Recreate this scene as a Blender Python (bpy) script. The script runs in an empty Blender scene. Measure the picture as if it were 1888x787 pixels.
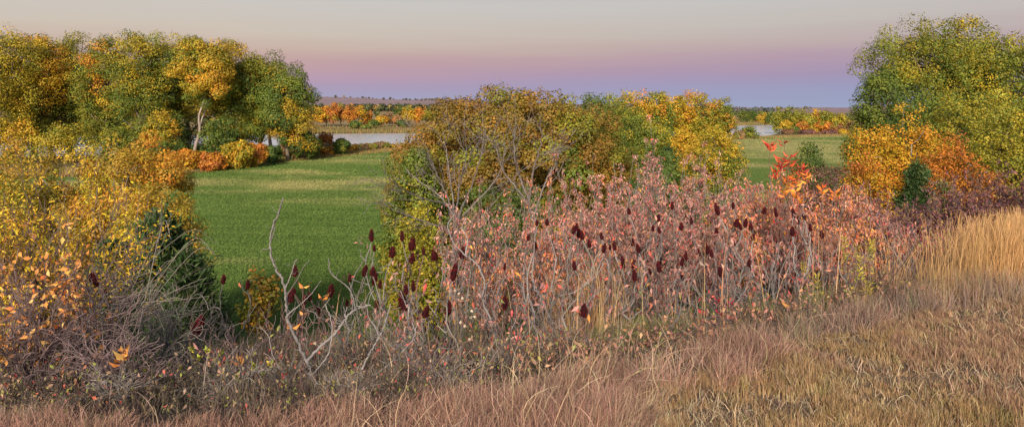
import bpy, math
import numpy as np

# ------------------------------------------------------------------ camera, sky, sun, exposure
SC = bpy.context.scene
F, HZ, CH = 1230.0, 198.0, 1.7          # focal length and horizon row in photo pixels, eye height
cam = bpy.data.cameras.new('camera'); co = bpy.data.objects.new('camera', cam)
SC.collection.objects.link(co); SC.camera = co
co.location = (0, 0, CH); co.rotation_euler = (math.radians(90), 0, 0)
cam.sensor_width = 36; cam.lens = F / 1888 * 36
cam.shift_y = -(393.5 - HZ) / 1888
cam.clip_start = 0.05; cam.clip_end = 20000

SUN_EL, SUN_AZ = math.radians(25), math.radians(190)     # low afterglow behind the viewer, a little to the right
world = bpy.data.worlds.new('World'); SC.world = world; world.use_nodes = True
nt = world.node_tree; N = nt.nodes; L = nt.links; N.clear()
wo = N.new('ShaderNodeOutputWorld'); bg = N.new('ShaderNodeBackground'); L.new(bg.outputs[0], wo.inputs[0])
tc = N.new('ShaderNodeTexCoord'); sx = N.new('ShaderNodeSeparateXYZ'); L.new(tc.outputs['Generated'], sx.inputs[0])
def lin(c):
    return tuple(((v / 255 + 0.055) / 1.055) ** 2.4 if v > 10 else v / 3295 for v in c)
def wmath(op, a, b=None, clamp=False):
    n = N.new('ShaderNodeMath'); n.operation = op; n.use_clamp = clamp
    for i, v in enumerate((a, b)):
        if v is None: continue
        if isinstance(v, (int, float)): n.inputs[i].default_value = v
        else: L.new(v, n.inputs[i])
    return n.outputs[0]
def ramp(stops):
    r = N.new('ShaderNodeValToRGB'); e = r.color_ramp.elements
    while len(e) > 1: e.remove(e[-1])
    for i, (p, c) in enumerate(stops):
        q = e[0] if i == 0 else e.new(p)
        q.position = p; q.color = (*lin(c), 1)
    return r
# faint streaks of dust warp the height a little
nz = N.new('ShaderNodeTexNoise'); nz.inputs['Scale'].default_value = 3.0; nz.inputs['Detail'].default_value = 5
mp = N.new('ShaderNodeMapping'); mp.inputs['Scale'].default_value = (1, 1, 22); L.new(tc.outputs['Generated'], mp.inputs[0]); L.new(mp.outputs[0], nz.inputs[0])
wob = wmath('MULTIPLY', wmath('SUBTRACT', nz.outputs[0], 0.5), 0.022)
el = wmath('ADD', sx.outputs['Z'], wob)
t = wmath('MULTIPLY', el, 1 / 0.5, True)                 # ramp runs over sin(elevation) 0 .. 0.5
K = 1 / 1230 / 0.5
ra = ramp([(0, (172, 172, 196)), (18 * K, (168, 162, 190)), (38 * K, (176, 156, 181)), (56 * K, (190, 158, 174)), (74 * K, (196, 162, 162)),
           (96 * K, (202, 176, 164)), (130 * K, (206, 194, 180)), (180 * K, (204, 199, 194)), (.5, (158, 164, 174)), (1, (84, 100, 132))])
rb = ramp([(0, (154, 165, 196)), (35 * K, (154, 156, 190)), (60 * K, (161, 148, 180)), (85 * K, (176, 153, 174)), (110 * K, (188, 170, 172)),
           (145 * K, (194, 186, 182)), (195 * K, (197, 196, 194)), (.5, (154, 162, 174)), (1, (84, 100, 132))])
for r in (ra, rb): L.new(t, r.inputs[0])
def mix(f, a, b):
    m = N.new('ShaderNodeMix'); m.data_type = 'RGBA'
    if isinstance(f, (int, float)): m.inputs[0].default_value = f
    else: L.new(f, m.inputs[0])
    L.new(a, m.inputs[6]); L.new(b, m.inputs[7]); return m.outputs[2]
side = wmath('ADD', wmath('MULTIPLY', sx.outputs['X'], 1.0), 0.42, True)
front = mix(side, ra.outputs[0], rb.outputs[0])
sky = N.new('ShaderNodeTexSky'); sky.sky_type = 'NISHITA'; sky.sun_disc = False
sky.sun_elevation = SUN_EL; sky.sun_rotation = SUN_AZ; sky.dust_density = 3; sky.altitude = 400
sc_ = N.new('ShaderNodeVectorMath'); sc_.operation = 'SCALE'; L.new(sky.outputs[0], sc_.inputs[0]); sc_.inputs['Scale'].default_value = 0.13
back = wmath('MULTIPLY', wmath('ADD', wmath('MULTIPLY', sx.outputs['Y'], -1), 0.1), 1.6, True)
L.new(mix(back, front, sc_.outputs[0]), bg.inputs[0]); bg.inputs[1].default_value = 1.0

sl = bpy.data.lights.new('sun', 'SUN'); so = bpy.data.objects.new('sun', sl); SC.collection.objects.link(so)
sl.energy = 4.9; sl.angle = math.radians(7); sl.color = (1.0, 0.86, 0.70)
sdir = (math.cos(SUN_EL) * math.sin(SUN_AZ), math.cos(SUN_EL) * math.cos(SUN_AZ), math.sin(SUN_EL))
from mathutils import Vector
so.rotation_euler = Vector(sdir).to_track_quat('Z', 'Y').to_euler()
vs = SC.view_settings; vs.view_transform = 'Standard'; vs.look = 'None'; vs.exposure = 0.0; vs.gamma = 1.0; vs.use_curve_mapping = False
cy = SC.cycles; cy.max_bounces = 5; cy.diffuse_bounces = 3; cy.transmission_bounces = 3; cy.glossy_bounces = 2; cy.transparent_max_bounces = 4
cy.use_denoising = True; cy.sample_clamp_indirect = 4

# ------------------------------------------------------------------ helpers
R = np.random.default_rng
def vnoise(x, y, seed=0):
    """smooth value noise, vectorised, about 0..1"""
    x = np.asarray(x, float); y = np.asarray(y, float)
    xi, yi = np.floor(x).astype(np.int64), np.floor(y).astype(np.int64)
    fx, fy = x - xi, y - yi; fx = fx * fx * (3 - 2 * fx); fy = fy * fy * (3 - 2 * fy)
    def h(i, j):
        n = (i * 374761393 + j * 668265263 + seed * 974634777) & 0x7fffffff
        n = ((n ^ (n >> 13)) * 1274126177) & 0x7fffffff
        return ((n ^ (n >> 16)) & 0xffff) / 65535.0
    return (h(xi, yi) * (1 - fx) + h(xi + 1, yi) * fx) * (1 - fy) + (h(xi, yi + 1) * (1 - fx) + h(xi + 1, yi + 1) * fx) * fy
def fbm(x, y, seed=0, o=4):
    s, a, v = 0, 0.5, 0
    for k in range(o):
        v = v + a * vnoise(np.asarray(x) * 2 ** k, np.asarray(y) * 2 ** k, seed + k); s += a; a *= 0.55
    return v / s
def X(px, Y): return (px - 944) / F * Y
def Z(py, Y): return CH - (py - HZ) / F * Y

NEAR = ([-900, 0, 330, 560, 620, 770, 1000, 1240, 1370, 1410, 1470, 1500], [140, 142, 146, 158, 168, 176, 182, 190, 205, 232, 268, 330])
FAR = ([-900, 0, 330, 560, 770, 1000, 1240, 1350, 1420, 1470, 1500], [235, 240, 250, 262, 270, 290, 330, 380, 395, 350, 330])
FIELD = ([-900, 0, 330, 560, 740, 900, 1000, 1240, 1370, 1560, 1800, 3000], [84, 86, 88, 112, 134, 148, 152, 160, 188, 208, 200, 150])
def cdist(x, y): return 0.893 * y - 2.63 - np.where(x > 0, 0.45, 0.12) * x
def ground(x, y):
    x = np.asarray(x, float); y = np.asarray(y, float)
    d = cdist(x, y) - 0.9
    z = -0.42 * np.where(d > 8, d, np.log1p(np.exp(np.clip(3 * d, -40, 30))) / 3)
    z = z + (fbm(x * .9, y * .9, 3) - .5) * 0.16 * np.clip((25 - np.abs(y)) / 10, 0, 1)
    w = 6.0; zf = -7.3
    z = np.where(z > zf, z, zf)
    ys = np.maximum(y, 1.0); px = 944 + F * x / ys
    px = np.where(y < 5, 944, px)
    s = np.minimum(y - np.interp(px, *NEAR), np.interp(px, *FAR) - y)
    bank = np.interp(s, [-22, 0, 6], [-7.3, -8.75, -10])
    lake = np.where((y > 90) & (s > -22) & (px < 1500), bank, z)
    over = y - np.interp(px, *FAR)
    hillz = np.interp(px, [-900, 560, 700, 830, 1100, 1380, 1700, 2600], [46, 41, 38, 33, 10, -7, -8, -8])
    r1 = np.interp(y, [0, 40, 200, 400, 900, 1300, 2600, 3200, 7000], [0, 0, 0, .05, .10, .2, .9, 1, .8])
    bumps = (fbm(x / 420, y / 420, 9, 3) - .5) * 22 * np.clip((y - 900) / 1500, 0, 1) + (fbm(x / 60, y / 60, 4, 2) - .5) * .8 * np.clip((y - 300) / 100, 0, 1)
    beyond = -8.0 + np.clip(over / 12, 0, 1) * 0.5 + (hillz + 8) * r1 + bumps
    beyond = np.where(over < 8, np.interp(over, [0, 4, 8], [-8.75, -8.2, -7.9]), beyond)
    z = np.where((y > 90) & (over > 0), beyond, lake)
    side_ = np.clip((np.abs(px - 944) - 2200) / 800, 0, 1)
    return z

def mk(name, V, faces, col=None, mat=None, parent=None, smooth=False):
    """one mesh object from numpy arrays; faces is a list of (n,3) / (n,4) index arrays; col per vertex"""
    me = bpy.data.meshes.new(name); V = np.ascontiguousarray(V, np.float32)
    me.vertices.add(len(V)); me.vertices.foreach_set('co', V.ravel())
    li = np.concatenate([f.ravel() for f in faces]).astype(np.int32)
    cnt = np.concatenate([np.full(len(f), f.shape[1], np.int32) for f in faces])
    st = np.concatenate([[0], np.cumsum(cnt)[:-1]]).astype(np.int32)
    me.loops.add(len(li)); me.loops.foreach_set('vertex_index', li)
    me.polygons.add(len(cnt)); me.polygons.foreach_set('loop_start', st); me.polygons.foreach_set('loop_total', cnt)
    if smooth: me.polygons.foreach_set('use_smooth', np.ones(len(cnt), bool))
    if col is not None:
        a = me.color_attributes.new('col', 'FLOAT_COLOR', 'POINT')
        c = np.ones((len(V), 4), np.float32); c[:, :3] = np.clip(col, 0, 1); a.data.foreach_set('color', c.ravel())
    me.update(calc_edges=True)
    if mat: me.materials.append(mat)
    o = bpy.data.objects.new(name, me); SC.collection.objects.link(o)
    if parent is not None: o.parent = parent
    return o
def tag(o, label=None, cat=None, group=None, kind=None):
    for k, v in (('label', label), ('category', cat), ('group', group), ('kind', kind)):
        if v: o[k] = v
    return o
def empty(name, loc, label, cat, group=None):
    o = bpy.data.objects.new(name, None); SC.collection.objects.link(o); o.location = loc; o.empty_display_size = .2
    return tag(o, label, cat, group)

# ------------------------------------------------------------------ materials
def mat_attr(name, rough=.6, trans=0.0, spec=.3, bump=None, var=.0, vs_=8):
    m = bpy.data.materials.new(name); m.use_nodes = True; n = m.node_tree.nodes; l = m.node_tree.links
    p = n['Principled BSDF']; p.inputs['Roughness'].default_value = rough; p.inputs['Specular IOR Level'].default_value = spec
    a = n.new('ShaderNodeAttribute'); a.attribute_name = 'col'; c = a.outputs['Color']
    tcn = n.new('ShaderNodeTexCoord')
    if var:
        no = n.new('ShaderNodeTexNoise'); no.inputs['Scale'].default_value = vs_; no.inputs['Detail'].default_value = 4; l.new(tcn.outputs['Object'], no.inputs[0])
        mr = n.new('ShaderNodeMapRange'); mr.inputs[3].default_value = 1 - var; mr.inputs[4].default_value = 1 + var; l.new(no.outputs[0], mr.inputs[0])
        v = n.new('ShaderNodeVectorMath'); v.operation = 'SCALE'; l.new(c, v.inputs[0]); l.new(mr.outputs[0], v.inputs['Scale']); c = v.outputs[0]
    l.new(c, p.inputs['Base Color'])
    if bump:
        no = n.new('ShaderNodeTexNoise'); no.inputs['Scale'].default_value = bump[0]; no.inputs['Detail'].default_value = 6; l.new(tcn.outputs['Object'], no.inputs[0])
        b = n.new('ShaderNodeBump'); b.inputs['Strength'].default_value = bump[1]; b.inputs['Distance'].default_value = bump[2]; l.new(no.outputs[0], b.inputs['Height']); l.new(b.outputs[0], p.inputs['Normal'])
    if trans:
        t_ = n.new('ShaderNodeBsdfTranslucent'); l.new(c, t_.inputs[0]); mx = n.new('ShaderNodeMixShader'); mx.inputs[0].default_value = trans
        l.new(p.outputs[0], mx.inputs[1]); l.new(t_.outputs[0], mx.inputs[2]); l.new(mx.outputs[0], n['Material Output'].inputs[0])
    return m
M_leaf = mat_attr('leaf', .6, .13, .3)
M_grass = mat_attr('grass', .7, .2, .2)
M_bark = mat_attr('bark', .85, 0, .15, (14, .6, .03), .35, 9)
M_twig = mat_attr('twig', .8, 0, .2, None, .3, 25)
M_ground = mat_attr('ground', .95, 0, .05, (6, .8, .05), .35, 5)
M_field = mat_attr('field', .9, 0, .05, (5, .8, .06), .3, 4)
M_head = mat_attr('seed_head', .8, 0, .15, None, .35, 60)

# ------------------------------------------------------------------ geometry generators
def unit(v): return v / np.maximum(np.linalg.norm(v, axis=-1, keepdims=True), 1e-9)
def rdir(rng, n): return unit(rng.normal(size=(n, 3)))
def tubes(lines, sides=4):
    """lines: [(pts (n,3), radii (n,))] -> V, F, line index per vertex"""
    V, Fq, G, off = [], [], [], 0
    byn = {}
    for i, (p, r) in enumerate(lines): byn.setdefault(len(p), []).append(i)
    ang = np.arange(sides) * 2 * math.pi / sides
    for n, ids in byn.items():
        P = np.array([lines[i][0] for i in ids]); r = np.array([lines[i][1] for i in ids])
        T = unit(np.gradient(P, axis=1)); ref = np.where(np.abs(T[:, :1, 2:3]) > .9, [[[1., 0, 0]]], [[[0, 0, 1.]]])
        A = unit(np.cross(T, np.broadcast_to(ref, T.shape))); B = np.cross(T, A)
        ring = P[:, :, None] + r[:, :, None, None] * (A[:, :, None] * np.cos(ang)[:, None] + B[:, :, None] * np.sin(ang)[:, None])
        m = len(ids); V.append(ring.reshape(-1, 3))
        base = off + (np.arange(m) * n * sides)[:, None, None] + (np.arange(n - 1) * sides)[None, :, None] + np.arange(sides)
        nxt = off + (np.arange(m) * n * sides)[:, None, None] + (np.arange(n - 1) * sides)[None, :, None] + (np.arange(sides) + 1) % sides
        Fq.append(np.stack([base, nxt, nxt + sides, base + sides], -1).reshape(-1, 4))
        G.append(np.repeat(np.array(ids), n * sides)); off += m * n * sides
    return np.concatenate(V), np.concatenate(Fq), np.concatenate(G)
def curve(rng, a, b, n, wob, sag=0.0, up=0.0):
    t_ = np.linspace(0, 1, n)[:, None]; a = np.asarray(a, float); b = np.asarray(b, float); ln = np.linalg.norm(b - a)
    p = a + (b - a) * t_
    k = rng.normal(size=(n, 3)) * wob * ln; k[0] = 0; k[-1] = 0
    p = p + k * np.sin(np.pi * t_) ** .5 + np.array([0, 0, 1.]) * (np.sin(np.pi * t_) * (up - sag) * ln)
    return p
def smooth_poly(pts, n):
    """resample a traced polyline with Catmull-Rom smoothing"""
    pts = np.asarray(pts, float); P = np.vstack([2 * pts[0] - pts[1], pts, 2 * pts[-1] - pts[-2]]); m = len(pts) - 1
    u = np.linspace(0, m - 1e-6, n); i = u.astype(int); f = (u - i)[:, None]
    p0, p1, p2, p3 = P[i], P[i + 1], P[i + 2], P[i + 3]
    return .5 * ((2 * p1) + (p2 - p0) * f + (2 * p0 - 5 * p1 + 4 * p2 - p3) * f ** 2 + (3 * p1 - p0 - 3 * p2 + p3) * f ** 3)
def palette(rng, pal, n, jit=.18):
    """pal: [(weight, (r,g,b))]"""
    w = np.array([p[0] for p in pal], float); c = np.array([p[1] for p in pal], float)
    k = rng.choice(len(pal), n, p=w / w.sum()); v = c[k]
    return v * (1 + rng.normal(size=(n, 1)) * jit) * (1 + rng.normal(size=(n, 3)) * jit * .35)
def leaves(P, Nrm, size, col, rng, aspect=.6, axis=None, fold=False):
    """leaf blades centred at P; rhombic quads, or four folded triangles with a midrib"""
    n = len(P); size = np.broadcast_to(size, (n,))[:, None]
    if axis is None: axis = rng.normal(size=(n, 3))
    U = unit(axis - (axis * Nrm).sum(1, keepdims=True) * Nrm); W = np.cross(Nrm, U)
    if not fold:
        a = P - U * size * .5; c = P + U * size * .5
        b = P + W * size * aspect * .5 - U * size * .06; d = P - W * size * aspect * .5 - U * size * .06
        V = np.stack([a, b, c, d], 1).reshape(-1, 3); f = np.arange(n * 4).reshape(-1, 4)
        return V, f, np.repeat(col, 4, 0)
    cur = rng.uniform(.05, .3, (n, 1)) * size
    a = P; tip = P + U * size - Nrm * cur; ctr = P + U * size * .45 - Nrm * size * .03
    b = P + U * size * .42 + W * size * aspect * .5 + Nrm * size * .08; d = P + U * size * .42 - W * size * aspect * .5 + Nrm * size * .08
    V = np.stack([a, b, tip, d, ctr], 1).reshape(-1, 3); i = np.arange(n)[:, None] * 5
    f = np.concatenate([i + [0, 1, 4], i + [1, 2, 4], i + [2, 3, 4], i + [3, 0, 4]])
    return V, f, np.repeat(col, 5, 0)
def grow(rng, start, d, length, rad, lev, n=6, wander=.22, up=.05, kids=(4, 6), ratio=.6, spread=.8, droop=0.0, minr=.002):
    """recursive twig growth -> lines, tips [(pos, dir)]"""
    lines, tips, stack = [], [], [(np.asarray(start, float), unit(np.asarray(d, float)), length, rad, lev)]
    while stack:
        p, d, ln, r, lv = stack.pop()
        pts, dirs = [p], [d]; s = ln / (n - 1)
        for k in range(n - 1):
            d = unit(d + rng.normal(size=3) * wander + np.array([0, 0, up - droop * (k / n)])); pts.append(pts[-1] + d * s); dirs.append(d)
        pts = np.array(pts); r1 = max(r * .45, minr); rr = np.linspace(r, r1, n); lines.append((pts, rr))
        if lv == 0: tips.append((pts[-1], d)); continue
        nk = int(rng.integers(kids[0], kids[1] + 1))
        for j in range(nk):
            f = rng.uniform(.25, 1.0) if j else 1.0
            k = min(int(f * (n - 1)), n - 1); q = dirs[k]
            side_ = unit(np.cross(q, rng.normal(size=3)))
            nd = unit(q + side_ * spread * rng.uniform(.5, 1.2))
            stack.append((pts[k], nd, ln * ratio * rng.uniform(.7, 1.2), max(rr[k] * .7, minr), lv - 1))
    return lines, tips
BARK = {'brown': (.16, .125, .095), 'grey': (.215, .19, .17), 'dark': (.085, .068, .055), 'pale': (.27, .22, .19), 'ash': (.165, .14, .13), 'silver': (.215, .195, .19), 'red': (.15, .085, .075), 'purple': (.17, .12, .12)}
def wood(name, parent, lines, bark, sides=5, mat=None, seed=1):
    rng = R(seed); V, f, g = tubes(lines, sides); k = np.clip(1 + rng.normal(size=len(lines)) * .3, .45, 1.9)
    return mk(name, V, [f], np.array(BARK[bark])[None] * k[g][:, None], mat or M_bark, parent, smooth=True)
# ------------------------------------------------------------------ palettes (albedo of the leaves themselves)
G1, G2, G3, G4 = (.08, .13, .022), (.14, .19, .028), (.05, .09, .018), (.21, .24, .03)
OL, OL2 = (.26, .225, .02), (.36, .30, .025)
Y1, Y2, Y3 = (.58, .40, .025), (.50, .36, .03), (.66, .48, .04)
OR1, OR2, RU = (.62, .27, .025), (.58, .19, .025), (.36, .115, .03)
BO1, BO2 = (.29, .15, .022), (.22, .15, .026)
PALS = {
 'green':  [(5, G2), (3, G1), (2, G4), (.6, OL)],
 'deep':   [(5, G1), (3, G3), (1.5, G2)],
 'olive':  [(4, OL), (3, G4), (2, G2), (1, OL2), (1, Y2)],
 'gold':   [(4, Y2), (3, OL2), (2, OL), (2, Y1)],
 'yellow': [(5, (.56, .355, .03)), (3, Y2), (2, OR1), (1, OL2)],
 'ash':    [(4, (.47, .29, .035)), (3, (.40, .29, .035)), (2, (.50, .24, .035)), (1.5, OL2)],
 'amber':  [(4, OR1), (4, Y1), (1, OR2), (1, OL)],
 'orange': [(4, OR1), (4, OR2), (1, Y1), (1, RU)],
 'rust':   [(4, RU), (3, OR2), (1, OR1), (1, BO1)],
 'oak':    [(6, BO1), (4, BO2), (1, OL), (1.6, G2), (2, (.34, .17, .03))],
 'lime':   [(4, OL2), (3, G4), (2, Y2), (1, G2)],
 'tan':    [(4, (.36, .24, .12)), (3, (.28, .18, .09)), (1, OR1)],
 'brown':  [(3, (.19, .10, .05)), (2, (.24, .14, .07)), (1, RU)],
 'plum':   [(3, (.14, .07, .07)), (2, (.2, .1, .08)), (1, (.3, .12, .07))],
}
def tree(name, label, cat, px, Y, top, wpx, mixp, seed, group=None, cb=.12, leaf=.3, nleaf=9000, clump=None, bark='brown', base=None, lobes=5,
         lean=0.0, depth=.85, tall=1.0, trunk_r=None, shell=.45, patches=(), nclump=None, trunkpath=None, limbs=16, fill=1.0, asp=.75, cat_crown='crown', limb_r=1.0, dens=1.6, lobez=(-.5, .48), extra=(), bumpy=.2, main=.8):
    """one tree: trunk (with its limbs) and crown. mixp: [(weight, palette, prefers)] prefers = 0 anywhere, +1 top, -1 bottom"""
    rng = R(seed); x0, y0 = float(X(px, Y)), float(Y); zb = float(ground(x0, y0)) if base is None else Z(base, Y)
    zt = Z(top, Y); H = zt - zb; rx = wpx / F * Y / 2 * 1.13; ry = rx * depth; nleaf = int(nleaf * dens)
    root = empty(name, (x0, y0, zb), label, cat, group)
    cbz = H * cb; hz = (H - cbz) / 2; cz = cbz + hz
    E = [(np.array([0, 0, cz]), np.array([rx * main, ry * main, hz * .96]))]
    for k in range(lobes):
        a = 2 * math.pi * (k + rng.uniform(-.3, .3)) / max(lobes, 1); s = rng.uniform(.42, .62)
        c = np.array([math.cos(a) * rx * (1 - s), math.sin(a) * ry * (1 - s), cz + hz * rng.uniform(*lobez)])
        E.append((c, np.array([rx * s, ry * s, hz * rng.uniform(.4, .6)])))
    for (ex_, ez_, sx_, sz_) in extra: E.append((np.array([ex_ * rx, rng.uniform(-.3, .3) * ry, cz + ez_ * hz]), np.array([sx_ * rx, sx_ * ry, sz_ * hz])))
    rc = clump or max(rx * .2, leaf * 2)
    nc = nclump or int(np.clip(26 * (rx * hz) / (rc * rc) * fill * .42, 26, 900))
    w = np.array([e[1].prod() ** .67 for e in E]); w[0] *= 1 + lobes * .22; k = rng.choice(len(E), nc, p=w / w.sum())
    C0 = np.array([e[0] for e in E])[k]; S0 = np.array([e[1] for e in E])[k]
    q = np.where(rng.uniform(size=(nc, 1)) < .2, rng.uniform(.25, .65, (nc, 1)), rng.uniform(.8, 1.0, (nc, 1))); q = q if shell > .3 else shell + (1 - shell) * rng.uniform(0, 1, (nc, 1)) ** .6
    u = rdir(rng, nc); bump = 1 + bumpy * np.sin(u[:, :1] * 5 + seed) * np.cos(u[:, 2:3] * 4 + seed * 2)
    C = C0 + u * S0 * q * bump; C[:, 2] = np.minimum(C[:, 2], H - rc * .55); C = C[C[:, 2] > cbz * .6]
    nc = len(C); Rc = rc * rng.uniform(.55, 1.25, nc)
    # leaves
    per = rng.poisson(nleaf / nc * (Rc / rc) ** 2 + 1)
    ci = np.repeat(np.arange(nc), per); n = len(ci)
    v = rdir(rng, n); v[:, 2] = v[:, 2] * .8 + .12
    lump = 1 + .22 * np.sin(v[:, 0] * 6 + ci) * np.sin(v[:, 2] * 6 + ci * 1.7)
    P = C[ci] + v * (Rc[ci] * lump * (.62 + .38 * rng.uniform(0, 1, n) ** .5))[:, None] + rng.normal(size=(n, 3)) * rc * .05
    P[:, 2] = np.maximum(P[:, 2], .05)
    hrel = np.clip((C[:, 2] - cbz) / (2 * hz), 0, 1)
    wts = np.array([[m[0] * max(.05, 1 + m[2] * (2 * h - 1) * 1.0) for m in mixp] for h in hrel]) * rng.gamma(1.6, 1, (nc, len(mixp)))
    # neighbouring clumps tend to turn together
    lo = vnoise(C[:, 0] / (rx * .55) + seed, C[:, 2] / (hz * .6 + .1) + C[:, 1] / (rx + .1), seed)
    for j in range(len(mixp)): wts[:, j] *= 1 + 2.2 * np.maximum(0, np.cos((lo - (j + .5) / len(mixp)) * 5))
    pk = wts.argmax(1)
    for (dx, dz, rr, pi) in patches:                        # named patches, in crown units
        pk[((C[:, 0] / rx - dx) ** 2 + ((C[:, 2] - cz) / hz - dz) ** 2) < rr * rr] = pi
    cols = np.zeros((n, 3)); bright = rng.normal(size=(nc, 1)) * .13 + 1
    for j, m in enumerate(mixp):
        s = pk[ci] == j; cols[s] = palette(rng, PALS[m[1]], int(s.sum()), .16)
    cm = np.zeros((nc, 3))
    for j, m in enumerate(mixp):
        s = pk == j; cm[s] = palette(rng, PALS[m[1]], int(s.sum()), .08)
    cols = cols * .42 + cm[ci] * .58
    strays = rng.uniform(size=n) < .03; cols[strays] = palette(rng, PALS[mixp[0][1]], int(strays.sum()), .2)
    cols *= bright[ci] * .92
    out = unit(v + unit(P - np.array([0, 0, cz])) * .3 + np.array([0, 0, .15])); Nn = unit(out + rng.normal(size=(n, 3)) * .34)
    V, f, cc = leaves(P, Nn, leaf * rng.uniform(.6, 1.25, n), cols, rng, asp)
    mk(cat_crown, V, [f], cc, M_leaf, root)
    # trunk and limbs
    tr = trunk_r or max(H * .018, .03); ttop = cz + hz * .45
    if trunkpath is not None:
        pts = smooth_poly(np.array(trunkpath) * [H, H, H], 14)
    else:
        pts = smooth_poly([(0, 0, 0)] + [(lean * H * f + rng.normal() * H * .02, rng.normal() * H * .02, ttop * f) for f in (.25, .5, .75, 1.0)], 12)
    lines = [(pts, np.linspace(tr * 1.15, tr * .25, len(pts)))]
    lines[0][1][0] = tr * 1.6
    pick = rng.permutation(nc)[:limbs]
    for i in pick:
        c = C[i]; j = int(np.clip(np.searchsorted(pts[:, 2], c[2] * rng.uniform(.35, .75)), 1, len(pts) - 2)); a = pts[j]
        ln = np.linalg.norm(c - a); r0 = np.clip(lines[0][1][j] * .55, 0, .03 * ln + .01) * limb_r
        cv = curve(rng, a, c, 7, .05, up=.08); lines.append((cv, np.linspace(r0, r0 * .25, 7)))
        for h in range(2):
            i2 = rng.integers(nc); c2 = C[i2]
            if np.linalg.norm(c2 - cv[4]) < rx * .8: lines.append((curve(rng, cv[4], c2, 5, .06, up=.05), np.linspace(r0 * .5, r0 * .15, 5)))
    wood('trunk', root, lines, bark, 6, seed=seed)
    return root

# ------------------------------------------------------------------ ground, field, lake
def build_ground():
    a = np.radians(np.concatenate([np.linspace(-180, -52, 50)[:-1], np.linspace(-52, 52, 560), np.linspace(52, 180, 50)[1:]]))
    r = np.concatenate([[0.05], np.geomspace(.5, 9000, 430)])
    A, Rr = np.meshgrid(a, r); x = Rr * np.sin(A); y = Rr * np.cos(A); z = ground(x, y)
    na, nr = len(a), len(r); i = np.arange(nr - 1)[:, None] * na + np.arange(na - 1)
    f = np.stack([i, i + 1, i + na + 1, i + na], -1).reshape(-1, 4)
    n1 = fbm(x * .8, y * .8, 21)[..., None]; n2 = fbm(x / 90, y / 35, 23, 3)[..., None]; n3 = fbm(x / 25, y / 25, 31, 3)[..., None]
    near = np.array([.06, .047, .038]) * (1 - n1) + np.array([.14, .10, .07]) * n1
    bench = np.clip((1.3 - cdist(x, y)) / .5, 0, 1)[..., None]; near = near * (1 - bench) + (np.array([.13, .092, .062]) * (1 - n1) + np.array([.22, .155, .10]) * n1) * bench
    mid = np.array([.11, .10, .045]) * (1 - n1) + np.array([.17, .13, .06]) * n1
    far = np.array([.36, .25, .13]) * (1 - n2) + np.array([.24, .19, .09]) * n2
    hill = np.array([.26, .19, .22]) * (1 - n2) + np.array([.33, .24, .245]) * n2  # reddish dry grass, with distance haze put into the colour as mauve
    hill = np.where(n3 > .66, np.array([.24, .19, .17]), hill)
    y_ = y[..., None]; c = np.where(y_ < 30, near, mid)
    c = np.where(y_ > 230, mid * np.clip((300 - y_) / 60, 0, 1) + far * np.clip(1 - (300 - y_) / 60, 0, 1), c)
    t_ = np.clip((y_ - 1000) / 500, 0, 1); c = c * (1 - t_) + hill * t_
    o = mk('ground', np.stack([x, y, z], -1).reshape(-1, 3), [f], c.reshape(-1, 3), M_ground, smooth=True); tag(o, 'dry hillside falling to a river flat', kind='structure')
def field_col(x, y):
    n = fbm(x / 16, y / 7, 5, 4); m = fbm(x / 3.2, y / 1.8, 6, 3); s = fbm(x / 30 + 3, y / 13, 8, 3); rgt = np.clip((x - 10) / 45, 0, 1); m = .5 + (m - .5) * np.clip(60 / np.maximum(y, 1), .3, 1)
    t_ = np.clip((n * .65 + s * .35 - .525 + .10 * rgt) * 6, 0, 1) * np.clip(.3 + m, 0, 1)
    t_ = np.clip(t_ + rgt * .2 * m, 0, .8)[..., None]
    g = np.array([.092, .165, .032]) * (1 - m[..., None]) + np.array([.15, .22, .05]) * m[..., None]
    return g * (1 - t_) + np.array([.40, .36, .14]) * t_
def in_field(x, y):
    px = 944 + F * x / np.maximum(y, 1); return (cdist(x, y) > 17.6) & (y < np.interp(px, *FIELD) + 1.2 * np.sin(x / 6)) & (y > 15)
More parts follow.
